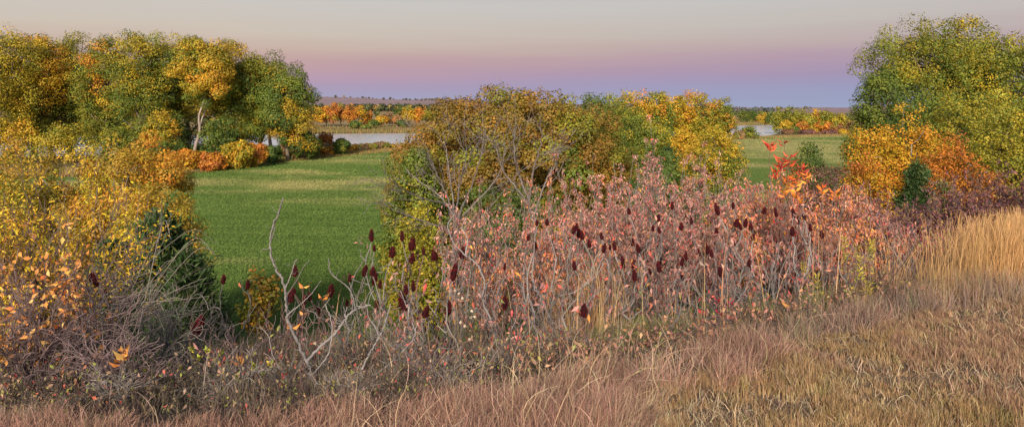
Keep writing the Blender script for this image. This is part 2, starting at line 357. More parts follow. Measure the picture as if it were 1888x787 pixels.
def build_field():
    xs = np.arange(-100, 165, .8); ys = np.arange(16, 214, .8); x, y = np.meshgrid(xs, ys)
    ok = in_field(x, y); i = np.arange(len(ys) - 1)[:, None] * len(xs) + np.arange(len(xs) - 1)
    f = np.stack([i, i + 1, i + len(xs) + 1, i + len(xs)], -1)
    f = f[ok[:-1, :-1] & ok[1:, 1:] & ok[1:, :-1] & ok[:-1, 1:]]
    z = -7.24 + (fbm(x / 2.5, y / 2.5, 2, 2) - .5) * .05
    V = np.stack([x, y, z], -1).reshape(-1, 3); c = field_col(x, y).reshape(-1, 3)
    used = np.unique(f); re = np.zeros(len(V), int); re[used] = np.arange(len(used))
    tag(mk('field', V[used], [re[f]], c[used], M_field, smooth=True), 'green mown hay field', kind='structure')
    # alfalfa leaves standing on the field
    rng = R(77); n = 420000
    Yy = 22 + (190) * rng.uniform(0, 1, n) ** 1.7; pxx = rng.uniform(300, 1640, n); pxx = np.where(rng.uniform(size=n) < .68, rng.uniform(310, 800, n), pxx)
    xx = X(pxx, Yy); ok = in_field(xx, Yy); xx, Yy = xx[ok], Yy[ok]; n = len(xx)
    row = (np.sin((Yy + xx * .12) * 2.6) * .5 + .5) * np.clip((75 - Yy) / 30, 0, 1) + .5 * np.clip((Yy - 45) / 30, 0, 1)
    h = (.05 + .12 * rng.uniform(0, 1, n)) * (.5 + .6 * row) * (.6 + Yy / 90)
    P = np.stack([xx, Yy, -7.24 + h], -1); Nn = unit(rng.normal(size=(n, 3)) * .7 + [0, -.5, .8])
    c = field_col(xx, Yy) * (1 + rng.normal(size=(n, 1)) * .15)
    V, f, cc = leaves(P, Nn, (.035 + .055 * rng.uniform(size=n)) * (.6 + Yy / 80), c, rng, .8)
    tag(mk('field_grass', V, [f], cc, M_grass), 'short green alfalfa covering the hay field', kind='stuff')
def build_lake():
    m = bpy.data.materials.new('water'); m.use_nodes = True; n = m.node_tree.nodes; l = m.node_tree.links; p = n['Principled BSDF']
    p.inputs['Base Color'].default_value = (.86, .87, .90, 1); p.inputs['Roughness'].default_value = .24; p.inputs['IOR'].default_value = 1.6; p.inputs['Specular IOR Level'].default_value = .9
    p.inputs['Metallic'].default_value = .5
    t1 = n.new('ShaderNodeTexCoord'); mp1 = n.new('ShaderNodeMapping'); mp1.inputs['Scale'].default_value = (.5, 1.6, 1); l.new(t1.outputs['Object'], mp1.inputs[0])
    n1 = n.new('ShaderNodeTexNoise'); n1.inputs['Scale'].default_value = .9; n1.inputs['Detail'].default_value = 5; l.new(mp1.outputs[0], n1.inputs[0])
    n2 = n.new('ShaderNodeTexNoise'); n2.inputs['Scale'].default_value = .035; n2.inputs['Detail'].default_value = 4; l.new(mp1.outputs[0], n2.inputs[0])
    mr = n.new('ShaderNodeMapRange'); mr.inputs[1].default_value = .35; mr.inputs[2].default_value = .65; mr.inputs[3].default_value = .15; mr.inputs[4].default_value = 1.0; l.new(n2.outputs[0], mr.inputs[0])
    b = n.new('ShaderNodeBump'); l.new(mr.outputs[0], b.inputs['Strength']); b.inputs['Distance'].default_value = .5; l.new(n1.outputs[0], b.inputs['Height']); l.new(b.outputs[0], p.inputs['Normal'])
    V = np.array([[-420, 95, -8.8], [300, 95, -8.8], [300, 430, -8.8], [-420, 430, -8.8]], float)
    tag(mk('lake', V, [np.array([[0, 1, 2, 3]])], None, m), 'pale calm lake beyond the hay field', kind='structure')

# ------------------------------------------------------------------ grasses
def tufts(rng, cx, cy, per, rad):
    n = len(cx); k = rng.poisson(per * rng.uniform(.4, 1.6, n)); i = np.repeat(np.arange(n), k); a = rng.uniform(0, 2 * math.pi, len(i)); q = rng.uniform(0, 1, len(i)) ** .7; r = (rad * rng.uniform(.6, 1.4, n))[i] * q
    return cx[i] + np.cos(a) * r, cy[i] + np.sin(a) * r, np.stack([np.cos(a) * q, np.sin(a) * q], -1), i
def grass(name, label, x, y, h, w, pal, seed, bend=.5, lean=(0, 0), segs=4, z=None, mat=None, jit=.2, head=0.0, curl=0.0, out=None, tid=None, tj=.16):
    rng = R(seed); n = len(x); z = ground(x, y) if z is None else z; h = np.broadcast_to(h, (n,)) * rng.uniform(.55, 1.2, n)
    a = rng.uniform(0, 2 * math.pi, n); D = np.stack([np.cos(a) + lean[0], np.sin(a) + lean[1], np.zeros(n)], -1); b = bend * rng.gamma(2, .5, n)
    if out is not None: D = D * .7 + np.concatenate([out, np.zeros((n, 1))], 1) * .8 + np.array([lean[0], lean[1], 0]); D = D / np.maximum(1, np.linalg.norm(D, axis=1, keepdims=True))
    t_ = np.linspace(0, 1, segs + 1)
    P = np.stack([x, y, z - .02], -1)[:, None] + np.zeros((n, segs + 1, 3))
    th = b[:, None] * (t_ ** 1.3)[None]; c1 = np.cumsum(np.sin(th), 1) / (segs + 1); c2 = np.cumsum(np.cos(th), 1) / (segs + 1)
    c1 -= c1[:, :1]; c2 -= c2[:, :1]
    P += D[:, None] * (c1 * h[:, None])[..., None] + np.array([0, 0, 1.]) * (c2 * h[:, None])[..., None]
    if curl: P += np.cross(D, [0, 0, 1])[:, None] * (np.sin(t_ * 3)[None] * h[:, None] * curl * rng.normal(size=(n, 1)))[..., None]
    sd = unit(np.stack([rng.normal(size=n), rng.normal(size=n) * .5, rng.normal(size=n) * .2], -1)); wd = np.broadcast_to(w, (n,)) * rng.uniform(.6, 1.4, n)
    prof = (1 - t_ ** 2 * .85) if not head else (1 - .5 * t_ + head * np.exp(-((t_ - .88) / .1) ** 2))
    off = sd[:, None] * (wd[:, None] * prof[None])[..., None] * .5
    V = np.stack([P - off, P + off], 2).reshape(-1, 3)
    i = (np.arange(n) * (segs + 1) * 2)[:, None] + np.arange(segs) * 2
    f = np.stack([i, i + 1, i + 3, i + 2], -1).reshape(-1, 4)
    c = palette(rng, pal, n, jit)
    if tid is not None: tc_ = palette(rng, pal, tid.max() + 1, .08); c = (c * .45 + tc_[tid] * .55) * (1 + rng.normal(size=(tid.max() + 1, 1)) * tj)[tid]
    c = np.repeat(c, (segs + 1) * 2, 0)
    return tag(mk(name, V, [f], c, mat or M_grass), label, kind='stuff')
def scatter(rng, n, px, Yr, pw=1.0):
    q = rng.uniform(0, 1, n) ** pw; Yv = Yr[0] + (Yr[1] - Yr[0]) * q; return X(rng.uniform(px[0], px[1], n), Yv), Yv
def clumpy(rng, x, y, sc, seed, k=.5):
    keep = rng.uniform(size=len(x)) < np.clip((fbm(x * sc, y * sc, seed, 3) - .5) * 4 * k + .6, .08, 1); return x[keep], y[keep]
def mown_d(x): return np.clip(.2 + .37 * (x - .7), -.6, 1.05)

def build_grass():
    rng = R(5)
    blue = [(4, (.40, .22, .165)), (3, (.46, .29, .215)), (3, (.27, .145, .12)), (1.6, (.56, .41, .29)), (1, (.24, .15, .11)), (.4, (.25, .26, .08))]
    def cut(x, y, k): return x[k], y[k]
    # bluestem tussocks along the edge of the mown bench
    x, y = scatter(rng, 5200, (-60, 1700), (3.15, 5.9), 1.15); d = cdist(x, y); p_ = 944 + F * x / y
    lim = np.interp(p_, [-60, 300, 700, 1000, 1250, 1450, 1700], [3.6, 3.65, 3.8, 4.1, 4.6, 5.4, 5.9]) + (fbm(x * 1.5, y * 1.5, 8) - .5) * .8
    x, y = cut(x, y, ((d > mown_d(x) + (fbm(x * 2, y * 2, 8) - .5) * .5) | (x < .5)) & (y < lim)); x, y = clumpy(rng, x, y, 1.9, 14, 1.7)
    x, y, o, t_ = tufts(rng, x, y, 72, .09)
    hb = np.interp(944 + F * x / y, [-60, 800, 1100, 1450, 1700], [.20, .23, .27, .27, .24]) * (.45 + 1.1 * fbm(x * 1.6, y * 1.6, 51))
    grass('bluestem_grass', 'tangled pinkish brown prairie grass along the top of the slope', x, y, hb, .0032, blue, 1, bend=2.0, lean=(.15, -.1), segs=6, curl=.24, jit=.3, out=o, tid=t_, tj=.28)
    x, y = scatter(rng, 6500, (-60, 1700), (3.2, 6.2), 1.1); d = cdist(x, y); x, y = cut(x, y, ((d > mown_d(x)) | (x < .5)) & (rng.uniform(size=len(x)) < np.clip((944 + F * x / y - 500) / 700, .03, .8))); x, y = clumpy(rng, x, y, 1.3, 61, 1.5)
    grass('arching_grass', 'long pale grass blades arching over the pinkish tussocks', x, y, .55, .0034, [(4, (.60, .45, .32)), (3, (.52, .34, .25)), (2, (.66, .50, .30))], 14, bend=2.4, lean=(.3, -.2), segs=7, curl=.25)
    x, y = scatter(rng, 5200, (-100, 1900), (3.5, 15), 1.5); x, y = cut(x, y, cdist(x, y) > .85); x, y = clumpy(rng, x, y, .8, 15, .8); x, y, o, t_ = tufts(rng, x, y, 30, .11); hs = np.interp(y, [3.4, 4.4, 5.5, 8], [.14, .18, .32, .5]) * (.7 + .6 * fbm(x * 1.1, y * 1.1, 52))
    grass('slope_grass', 'grey brown dry grass under the sumac thicket', x, y, hs, .0042, [(4, (.29, .20, .165)), (3, (.36, .25, .19)), (3, (.17, .13, .115)), (1.2, (.22, .24, .08)), (1, (.45, .30, .2))], 2, bend=1.0, segs=5, curl=.2, out=o, tid=t_, jit=.3)
    x, y = scatter(rng, 1000, (340, 960), (7.2, 21), 1.2); x, y = clumpy(rng, x, y, .6, 35, .8); x, y, o, t_ = tufts(rng, x, y, 40, .16)
    grass('tall_weeds', 'tall grey brown weeds on the slope above the hay field', x, y, .80, .0050, [(4, (.24, .18, .14)), (3, (.30, .23, .17)), (3, (.17, .135, .115)), (1.4, (.26, .27, .10)), (1, (.42, .33, .2))], 12, bend=.5, segs=4, curl=.05, out=o, tid=t_)
    x, y = scatter(rng, 520, (960, 1560), (5.9, 8.6), 1.0); x, y = clumpy(rng, x, y, 1.1, 44, 1.6); x, y, o, t_ = tufts(rng, x, y, 26, .11)
    grass('green_grass', 'fresh green grass between the sumac stems', x, y, .46, .0065, [(3, (.13, .16, .04)), (3, (.18, .19, .06)), (4, (.29, .24, .11)), (1, (.09, .13, .03))], 3, bend=.6, segs=4, out=o, tid=t_)
    # tan stalk clusters in the thicket
    xs, ys = [], []
    for (p, Yv, n, s) in ((1080, 7.6, 210, .22), (1110, 7.2, 90, .16), (1050, 7.4, 70, .16), (1480, 7.6, 20, .3), (1560, 7.0, 24, .3), (1000, 6.8, 40, .4), (1640, 8.2, 45, .5), (1250, 6.4, 30, .4), (700, 7, 24, .4)):
        xs.append(X(p, Yv) + rng.normal(size=n) * s); ys.append(Yv + rng.normal(size=n) * s)
    x, y = np.concatenate(xs), np.concatenate(ys)
    grass('tan_grass', 'upright straw coloured grass stalks standing in the thicket', x, y, 1.15, .0065, [(4, (.52, .32, .16)), (3, (.60, .40, .22)), (1, (.42, .26, .14))], 4, bend=.3, segs=5, curl=.03)
    # golden tall grass at the end of the bench
    x, y = scatter(rng, 1500, (1560, 2300), (6.6, 13.5), 1.0); d = cdist(x, y); p_ = 944 + F * x / y
    x, y = cut(x, y, (d > .95) & (rng.uniform(size=len(x)) < np.clip((p_ - 1710) / 150, .02, 1))); x, y = clumpy(rng, x, y, 1.2, 16); x, y, o, t_ = tufts(rng, x, y, 60, .15)
    gold = [(5, (.62, .37, .16)), (4, (.70, .46, .22)), (2, (.50, .28, .11)), (1, (.40, .22, .1))]
    grass('golden_grass', 'tall golden dry grass glowing at the edge of the mown bench', x, y, .92, .0036, gold, 5, bend=.5, segs=5, head=.4, curl=.08, lean=(.15, 0), out=o, tid=t_)
    x, y = scatter(rng, 900, (1540, 2300), (6.2, 11), 1.0); x, y = cut(x, y, cdist(x, y) > .95); x, y, o, t_ = tufts(rng, x, y, 44, .13)
    grass('russet_grass', 'russet brown grass under the golden stalks', x, y, .38, .0042, [(4, (.42, .24, .14)), (3, (.50, .31, .16)), (1.5, (.26, .25, .08)), (2, (.30, .16, .11))], 13, bend=.9, segs=4, out=o, tid=t_)
    # mown bench: short tufts, loose straw
    x, y = scatter(rng, 15000, (1000, 2200), (3.1, 9), 1.5); x, y = cut(x, y, cdist(x, y) < mown_d(x) + .3 + (fbm(x * 2, y * 2, 8) - .5) * .4); x, y = clumpy(rng, x, y, 2.6, 17, .6); x, y, o, t_ = tufts(rng, x, y, 26, .038)
    hh = .045 + .12 * fbm(x * 2.2, y * 2.2, 18, 3) ** 1.3; m = fbm(x * .8, y * .8, 19, 3) > .53
    grass('mown_grass', 'short dry mown grass tinged green on the bench', x[m], y[m], hh[m], .0044, [(4, (.38, .235, .12)), (3, (.33, .205, .105)), (1.2, (.24, .21, .07)), (1, (.6, .48, .25)), (1, (.26, .18, .12))], 6, bend=.6, segs=3, out=o[m], tid=t_[m], tj=.22)
    m = ~m
    grass('mown_straw', 'short brown mown grass stubble on the bench', x[m], y[m], hh[m], .0044, [(4, (.34, .205, .125)), (3, (.29, .16, .11)), (2, (.44, .28, .17)), (2, (.28, .17, .12)), (.9, (.30, .29, .09))], 7, bend=.65, segs=3, out=o[m], tid=t_[m], tj=.22)
    x, y = scatter(rng, 24000, (1000, 2200), (3.1, 8), 1.5); x, y = cut(x, y, cdist(x, y) < mown_d(x) + .3)
    grass('cut_thatch', 'loose cut straw lying on the mown bench', x, y, .15, .0035, [(3, (.50, .38, .24)), (2, (.36, .26, .18)), (2, (.60, .47, .31))], 8, bend=2.8, segs=4)
    # far side: weedy strip between field and lake, and the reedy far bank
    n = 60000; p_ = rng.uniform(-60, 1640, n); Yv = np.interp(p_, *FIELD) + rng.uniform(-1, 9, n) ** 1.0; x = X(p_, Yv); z = ground(x, Yv)
    grass('field_edge_weeds', 'tan and rusty weeds between the hay field and the lake', x, Yv, .9, .09, [(4, (.30, .22, .09)), (3, (.22, .2, .06)), (2, (.42, .28, .10)), (1.5, (.34, .15, .07)), (1, (.14, .17, .04))], 9, bend=.5, segs=2, z=z)
    n = 24000; p_ = rng.uniform(-60, 1560, n); Yv = np.interp(p_, *FAR) + rng.uniform(0, 9, n); x = X(p_, Yv); z = ground(x, Yv)
    grass('far_reeds', 'brown green reeds along the far bank of the lake', x, Yv, 1.9, .16, [(4, (.22, .19, .07)), (3, (.30, .20, .08)), (2, (.16, .17, .05)), (1, (.38, .22, .12))], 10, bend=.3, segs=2, z=z)
# ------------------------------------------------------------------ twiggy shrubs
def bush(name, label, cat, px, Y, top, wpx, seed, pal=None, bark='grey', group=None, base=None, stems=5, lev=3, per=10, size=.08, asp=.4, droop=.8, r0=.014,
         kids=(3, 5), wander=.2, up=.06, spread=.8, along=.5, ratio=.62, minr=.0022, lean=(0, 0), tint=.12, H=None, fold=True, sides=4, jit=.2, tiplim=None, foot=.1, leafpart='foliage', clus=.5, topw=0.0, asym=0.0, tap=.35):
    rng = R(seed); x0, y0 = float(X(px, Y)), float(Y); zb = float(ground(x0, y0)) if base is None else Z(base, Y)
    H = H or (Z(top, Y) - zb); W = wpx / F * Y
    root = empty(name, (x0, y0, zb), label, cat, group)
    lines, tips = [], []
    for s in range(stems):
        a = 2 * math.pi * (s + rng.uniform(-.4, .4)) / stems; tl = rng.uniform(.15, .75)
        l_, t_ = grow(rng, (math.cos(a) * foot * W * .3, math.sin(a) * foot * W * .3, -.03), (math.cos(a) * tl + lean[0], math.sin(a) * tl + lean[1], 1), H * .5, r0 * rng.uniform(.7, 1.1), lev, n=6, wander=wander, up=up, kids=kids, ratio=ratio, spread=spread, minr=minr)
        lines += l_; tips += t_
    A = np.concatenate([p for p, _ in lines]); hz = np.percentile(A[:, 2], 99.3); wx = np.percentile(np.abs(A[:, 0]), 97) * 2; wy = np.percentile(np.abs(A[:, 1]), 97) * 2
    sc = np.array([W / max(wx, .1), min(W, H * 1.2) / max(wy, .1), H / hz])
    def fit(p):
        q = p * sc; k = np.clip(q[..., 2:3] / H, 0, 1); q[..., :2] *= (tap + (1 - tap) * k ** .5); q[..., 0:1] += asym * W * k; return q
    gl = lambda q: ground(x0 + q[:, 0], y0 + q[:, 1]) - zb
    Q = fit(np.concatenate([p for p, _ in lines])); Q[:, 2] = np.maximum(Q[:, 2], gl(Q) + .03 * (Q[:, 2] > .05) - .03)
    L2 = list(zip(np.split(Q, np.cumsum([len(p) for p, _ in lines])[:-1]), [r for _, r in lines]))
    wood('stem', root, L2, bark, sides, M_twig if r0 < .04 else M_bark, seed)
    if pal is None: return root
    TP, TD = [], []
    for (p, d) in tips: TP.append(fit(p)); TD.append(d)
    TP = np.array(TP); TD = unit(np.array(TD))
    if along:
        e = [L2[i][0] for i in range(len(L2)) if len(L2[i][0]) == 6]; e = [q for q in e if q[-1, 2] > .45 * H]
        ex = np.array([q[int(rng.integers(2, 5))] for q in e]); k = rng.uniform(size=len(ex)) < along; ex = ex[k]
        TP = np.vstack([TP, ex]); TD = np.vstack([TD, rdir(rng, len(ex))])
    if topw: 
        k = rng.uniform(size=len(TP)) < np.clip((TP[:, 2] / H - .15) / topw, 0.04, 1); TP, TD = TP[k], TD[k]
    if tiplim: k = rng.permutation(len(TP))[:tiplim]; TP, TD = TP[k], TD[k]
    cnt = rng.poisson(per * rng.gamma(3, 1 / 3, len(TP))); ci = np.repeat(np.arange(len(TP)), cnt); n = len(ci)
    v = rdir(rng, n)
    P = TP[ci] + v * size * clus - TD[ci] * (rng.uniform(0, 1, (n, 1)) * size * 1.2)
    ax = unit(v * .6 + TD[ci] * .3 * (1 - droop) + np.array([0, 0, -droop]) + rng.normal(size=(n, 3)) * .25)
    Nn = unit(np.cross(ax, rng.normal(size=(n, 3))))
    col = palette(rng, pal, n, jit) * (1 + rng.normal(size=(len(TP), 1)) * tint)[ci]
    V, f, cc = leaves(P, Nn, size * rng.uniform(.55, 1.25, n), col, rng, asp, ax, fold)
    mk(leafpart, V, [f], cc, M_leaf, root)
    return root

PINK = [(4, (.50, .25, .215)), (3, (.42, .20, .175)), (1.6, (.64, .35, .27)), (3, (.34, .185, .165)), (1, (.28, .17, .15)), (1.0, (.60, .17, .10)), (.8, (.66, .10, .09)), (.6, (.62, .30, .06)), (.5, (.24, .25, .07))]
PINKO = [(4, (.54, .23, .13)), (3, (.50, .20, .11)), (3, (.48, .25, .19)), (2, (.45, .17, .11)), (1.5, (.70, .32, .06)), (1, (.66, .12, .06))]
PINKD = [(4, (.37, .175, .145)), (3, (.29, .15, .13)), (2, (.46, .21, .14)), (1, (.55, .10, .08))]
YLEAF = [(6, (.78, .50, .03)), (3, (.70, .42, .03)), (2, (.66, .52, .05)), (1, (.72, .30, .04))]
OLEAF = [(5, (.80, .36, .10)), (3, (.78, .28, .07)), (2, (.75, .45, .15))]

# ------------------------------------------------------------------ seed heads of the sumac: a tapering fuzzy cone of small berries
def head_mesh(seed):
    rng = R(seed); nu, nv = 12, 10; V = []
    for j in range(nv + 1):
        t_ = j / nv; r = .30 * (math.sin(math.pi * min(1, t_ ** .85)) ** .55) * (1 - .3 * t_) * .9 if 0 < j < nv else .01
        for i in range(nu):
            a = i / nu * 2 * math.pi; k = 1 + rng.normal() * .14; V.append((math.cos(a) * r * k + .05 * t_ * t_, math.sin(a) * r * k, t_))
    V = np.array(V); f = np.array([(j * nu + i, j * nu + (i + 1) % nu, (j + 1) * nu + (i + 1) % nu, (j + 1) * nu + i) for j in range(nv) for i in range(nu)])
    n = 210; t_ = rng.uniform(.02, .99, n); a = rng.uniform(0, 2 * math.pi, n)
    lump = 1 + .22 * np.sin(a * 3 + t_ * 9 + seed) + .12 * np.sin(t_ * 23 + seed * 3)
    r = .295 * (np.sin(np.pi * np.minimum(1, t_ ** .85)) ** .55) * (1 - .3 * t_) * lump + .02
    C = np.stack([np.cos(a) * r + .05 * t_ * t_, np.sin(a) * r, t_], -1); s = rng.uniform(.032, .060, n)[:, None, None]
    O = np.array([(1, 0, 0), (-1, 0, 0), (0, 1, 0), (0, -1, 0), (0, 0, 1), (0, 0, -1)], float)
    B = (C[:, None] + O[None] * s).reshape(-1, 3); fo = np.array([(0, 2, 4), (2, 1, 4), (1, 3, 4), (3, 0, 4), (2, 0, 5), (1, 2, 5), (3, 1, 5), (0, 3, 5)])
    ft = (np.arange(n)[:, None, None] * 6 + fo[None]).reshape(-1, 3) + len(V)
    cb = np.repeat(palette(rng, [(5, (.085, .006, .010)), (3, (.05, .004, .007)), (2, (.13, .011, .012)), (1, (.035, .012, .01))], n, .2), 6, 0)
    me_ = mk('seed_head', np.vstack([V, B]), [f, ft], np.vstack([np.tile([.02, .004, .005], (len(V), 1)), cb]), M_head)
    d = me_.data; bpy.data.objects.remove(me_); return d
HEADS = []
def sumac(label, px, Y, heads, seed, bark='silver', leafy=0, group='sumac stems carrying dark red seed heads', spread=.35, side_twigs=5, pal=None, big=()):
    """bare forking sumac: stems climb from one foot to every seed head"""
    rng = R(seed); x0, y0 = float(X(px, Y)), float(Y); zb = float(ground(x0, y0)); root = empty('sumac_plant', (x0, y0, zb), label, 'sumac', group)
    lines = []; pts = []
    for h in heads:
        Yh = Y + rng.uniform(-spread, spread); pts.append(np.array([X(h[0], Yh) - x0, Yh - y0, Z(h[1], Yh) - zb]))
    nst = max(1, int(math.ceil(len(pts) / 3))); order = np.argsort([p[0] for p in pts]); groups = np.array_split(order, nst)
    tips = []
    for g in groups:
        c = np.mean([pts[i] for i in g], 0); foot = np.array([c[0] * .25 + rng.normal() * .05, rng.normal() * .06, 0]); foot[2] = float(ground(x0 + foot[0], y0 + foot[1])) - zb - .03
        fork = foot + (c - foot) * rng.uniform(.38, .55) + np.array([rng.normal() * .06, rng.normal() * .05, 0])
        m = smooth_poly(np.vstack([foot, foot + (fork - foot) * .35 + rng.normal(size=3) * .04, foot + (fork - foot) * .7 + rng.normal(size=3) * .05, fork]), 9); lines.append((m, np.linspace(.016, .011, 9)))
        for i in g:
            p = pts[i]; ln = np.linalg.norm(p - fork); a = fork + (p - fork) * .33 + np.array([np.sign(p[0] - fork[0]) * ln * .12, rng.normal() * .04, -ln * .05]); b = fork + (p - fork) * .7 + np.array([np.sign(p[0] - fork[0]) * ln * .10 + rng.normal() * .03, rng.normal() * .03, -ln * .02])
            cv = smooth_poly(np.vstack([fork, a, b, p - [0, 0, .01]]), 12); cv[1:-1] += rng.normal(size=(10, 3)) * .008
            lines.append((cv, np.linspace(.010, .0055, 12))); d = unit(cv[-1] - cv[-3]); d = unit(d * .5 + [rng.normal() * .12, 0, .9]); tips.append((p, d, i))
            for q in range(rng.integers(1, 3)):
                k = int(rng.integers(3, 9)); e = cv[k] + np.array([rng.normal() * .16, rng.normal() * .1, rng.uniform(.1, .35)]); lines.append((curve(rng, cv[k], e, 7, .07, up=-.1), np.linspace(.006, .003, 7)))
        for q in range(side_twigs):
            k = int(rng.integers(2, 8)); dr = unit(np.array([rng.normal(), rng.normal() * .6, rng.uniform(.2, 1)])); l_, t_ = grow(rng, m[k], dr, rng.uniform(.25, .5), .006, 1, n=7, wander=.3, up=.12, kids=(1, 2), spread=.7, minr=.0022); lines += l_
            
    wood('stem', root, lines, bark, 6, M_twig, seed)
    if not HEADS: HEADS.extend(head_mesh(900 + k) for k in range(5))
    for (p, d, i) in tips:
        h = heads[i]; s = (h[2] if len(h) > 2 else 21) / F * Y
        o = bpy.data.objects.new('seed_head', HEADS[int(rng.integers(5))]); SC.collection.objects.link(o); o.parent = root
        o.location = p - d * .01; o.rotation_mode = 'QUATERNION'; o.rotation_quaternion = Vector(d).to_track_quat('Z', 'Y'); s *= .94; w_ = s * rng.uniform(.68, .95); o.scale = (w_, w_ * rng.uniform(.85, 1.1), s * rng.uniform(.9, 1.15))
    if leafy:
        e = [l for l in lines if len(l[0]) == 7]; TP = np.array([l[0][-1] for l in e]); n = leafy; ci = rng.integers(0, len(TP), n); ax = unit(rng.normal(size=(n, 3)) * .5 + [0, 0, -.8]); Nn = unit(np.cross(ax, rng.normal(size=(n, 3))))
        V, f, cc = leaves(TP[ci] + rng.normal(size=(n, 3)) * .03, Nn, rng.uniform(.05, .09, n), palette(rng, pal or PINK, n), rng, .38, ax, True); mk('foliage', V, [f], cc, M_leaf, root)
    return root
def traced(name, label, cat, Y, paths, seed, bark='silver', group=None, twigs=None):
    """weathered bare branches: each path is (radius at start, radius at end, depth change, pixels...)"""
    rng = R(seed); b = paths[0][3:][0]; x0, y0 = float(X(b[0], Y)), float(Y); zb = float(ground(x0, y0)); root = empty(name, (x0, y0, zb), label, cat, group); lines = []
    for ra_, rb_, dy, *pp in paths:
        m = len(pp); Ys = Y + np.linspace(dy[0], dy[1], m); P = np.array([[X(p[0], q) - x0, q - y0, Z(p[1], q) - zb] for p, q in zip(pp, Ys)])
        n = 10 * (m - 1) + 1; q = smooth_poly(P, n); q[1:-1] += rng.normal(size=(n - 2, 3)) * ra_ * .22; r = .68 * np.linspace(ra_, rb_, n) * (1 + .10 * rng.normal(size=n)); lines.append((q, r))
        for k in range(2, n - 2):                                   # broken stubs and side twigs
            if rng.uniform() < .10: e = q[k] + unit(rng.normal(size=3) + [0, 0, .5]) * rng.uniform(.02, .12); lines.append((curve(rng, q[k], e, 4, .1), np.linspace(r[k] * .45, r[k] * .2, 4)))
        if twigs and m > 2:
            for k in range(twigs[0]):
                j = int(rng.integers(int(n * .25), n - 1)); dr = unit(q[min(j + 1, n - 1)] - q[j - 1]); sd = unit(np.cross(dr, rng.normal(size=3)))
                l_, t_ = grow(rng, q[j], unit(dr * .8 + sd * .7), twigs[1] * rng.uniform(.5, 1.2), max(r[j] * .5, twigs[3]), twigs[2], n=6, wander=.16, up=.04, kids=(2, 3), ratio=.6, spread=.6, minr=twigs[3]); lines += l_
    wood('branch', root, lines, bark, 8 if not twigs else 5, mat_dead, seed); return root
mat_dead = mat_attr('dead_wood', .85, 0, .15, (45, .7, .012), .35, 30)

def spray(name, label, cat, Y, stalks, pal, seed, size=.07, per=9, asp=.45, bark='red', group=None, rise=.6, rad=.004, along=0):
    """upright stalks each ending in a tuft of leaves; stalks: pixel tips; base on the ground under them"""
    rng = R(seed); cx = np.mean([s[0] for s in stalks]); x0, y0 = float(X(cx, Y)), float(Y); zb = float(ground(x0, y0)); root = empty(name, (x0, y0, zb), label, cat, group)
    lines, P, AX, ID = [], [], [], []
    for si, s in enumerate(stalks):
        t_ = np.array([X(s[0], Y) - x0, rng.normal() * .08, Z(s[1], Y) - zb]); f = np.array([t_[0] * .35, 0, 0.]); f[2] = float(ground(x0 + f[0], y0)) - zb - .03
        cv = curve(rng, f, t_, 9, .02, up=.02); lines.append((cv, np.linspace(rad * 1.5, rad * .7, 9)))
        k = per if len(s) < 3 else s[2]
        for j in range(k):
            a = j * 2.4; v = np.array([math.cos(a), math.sin(a), rng.uniform(.1, rise * 2)]); P.append(t_ - [0, 0, j * size * .12]); AX.append(v); ID.append(si)
        for j in range(along):
            q = cv[int(rng.integers(3, 9))]; a = rng.uniform(0, 6.3); P.append(q); AX.append(np.array([math.cos(a), math.sin(a), rng.uniform(-.3, .7)])); ID.append(si)
    wood('stem', root, lines, bark, 5, M_twig, seed); P = np.array(P); AX = unit(np.array(AX)); ID = np.array(ID); n = len(P)
    Nn = unit(np.cross(AX, rng.normal(size=(n, 3)) * .5 + np.cross(AX, [0, 0, 1.])))
    pc = palette(rng, pal, n, .15); sz = size * rng.uniform(.7, 1.2, n)
    for g in np.unique(ID):
        k = ID == g; V, f, cc = leaves(P[k], Nn[k], sz[k], pc[k], rng, asp, AX[k], True); mk('foliage', V, [f], cc, M_leaf, root)
    return root

def juniper(label, px, Y, top, wpx, seed, group=None, n=9000, pal=((4, (.045, .085, .022)), (3, (.06, .11, .03)), (2, (.035, .065, .02)), (1, (.12, .14, .04)))):
    """conical juniper: trunk, and sprays of short needles on rising side branches"""
    rng = R(seed); x0, y0 = float(X(px, Y)), float(Y); zb = float(ground(x0, y0)); H = Z(top, Y) - zb; W = wpx / F * Y / 2; root = empty('juniper_tree', (x0, y0, zb), label, 'juniper', group)
    lines = [(np.array([[0, 0, -.05], [0.02 * H, 0, H * .35], [0, 0.01, H * .7], [0, 0, H]]), np.linspace(H * .025, .006, 4))]; SP, SD = [], []
    for k in range(90):
        t_ = rng.uniform(.04, .98); a = rng.uniform(0, 2 * math.pi); r = W * (1 - t_) ** .75 * rng.uniform(.7, 1.12) + .05; b = np.array([math.cos(a) * r, math.sin(a) * r, H * t_ * .93 + r * rng.uniform(.25, .6)])
        cv = curve(rng, (0, 0, H * t_ * .9), b, 7, .04, up=-.05); lines.append((cv, np.linspace(.012, .004, 7)))
        for j in range(7): SP.append(cv[int(rng.integers(2, 7))] + rng.normal(size=3) * r * .12); SD.append(unit(b * [1, 1, 0] + [0, 0, r * .9]))
    SP, SD = np.array(SP), np.array(SD); ci = rng.integers(0, len(SP), n); d = unit(SD[ci] + rng.normal(size=(n, 3)) * .55); s = W * .16
    P = SP[ci] + rng.normal(size=(n, 3)) * s * .55; Nn = unit(np.cross(d, rng.normal(size=(n, 3))))
    V, f, cc = leaves(P, Nn, s * rng.uniform(.6, 1.3, n), palette(rng, list(pal), n, .2) * (1 + rng.normal(size=(len(SP), 1)) * .15)[ci], rng, .22, d)
    mk('crown', V, [f], cc, M_leaf, root); wood('trunk', root, lines, 'brown', 5, seed=seed); return root
# ================================================================== BUILD
build_ground(); build_field(); build_lake(); build_grass()

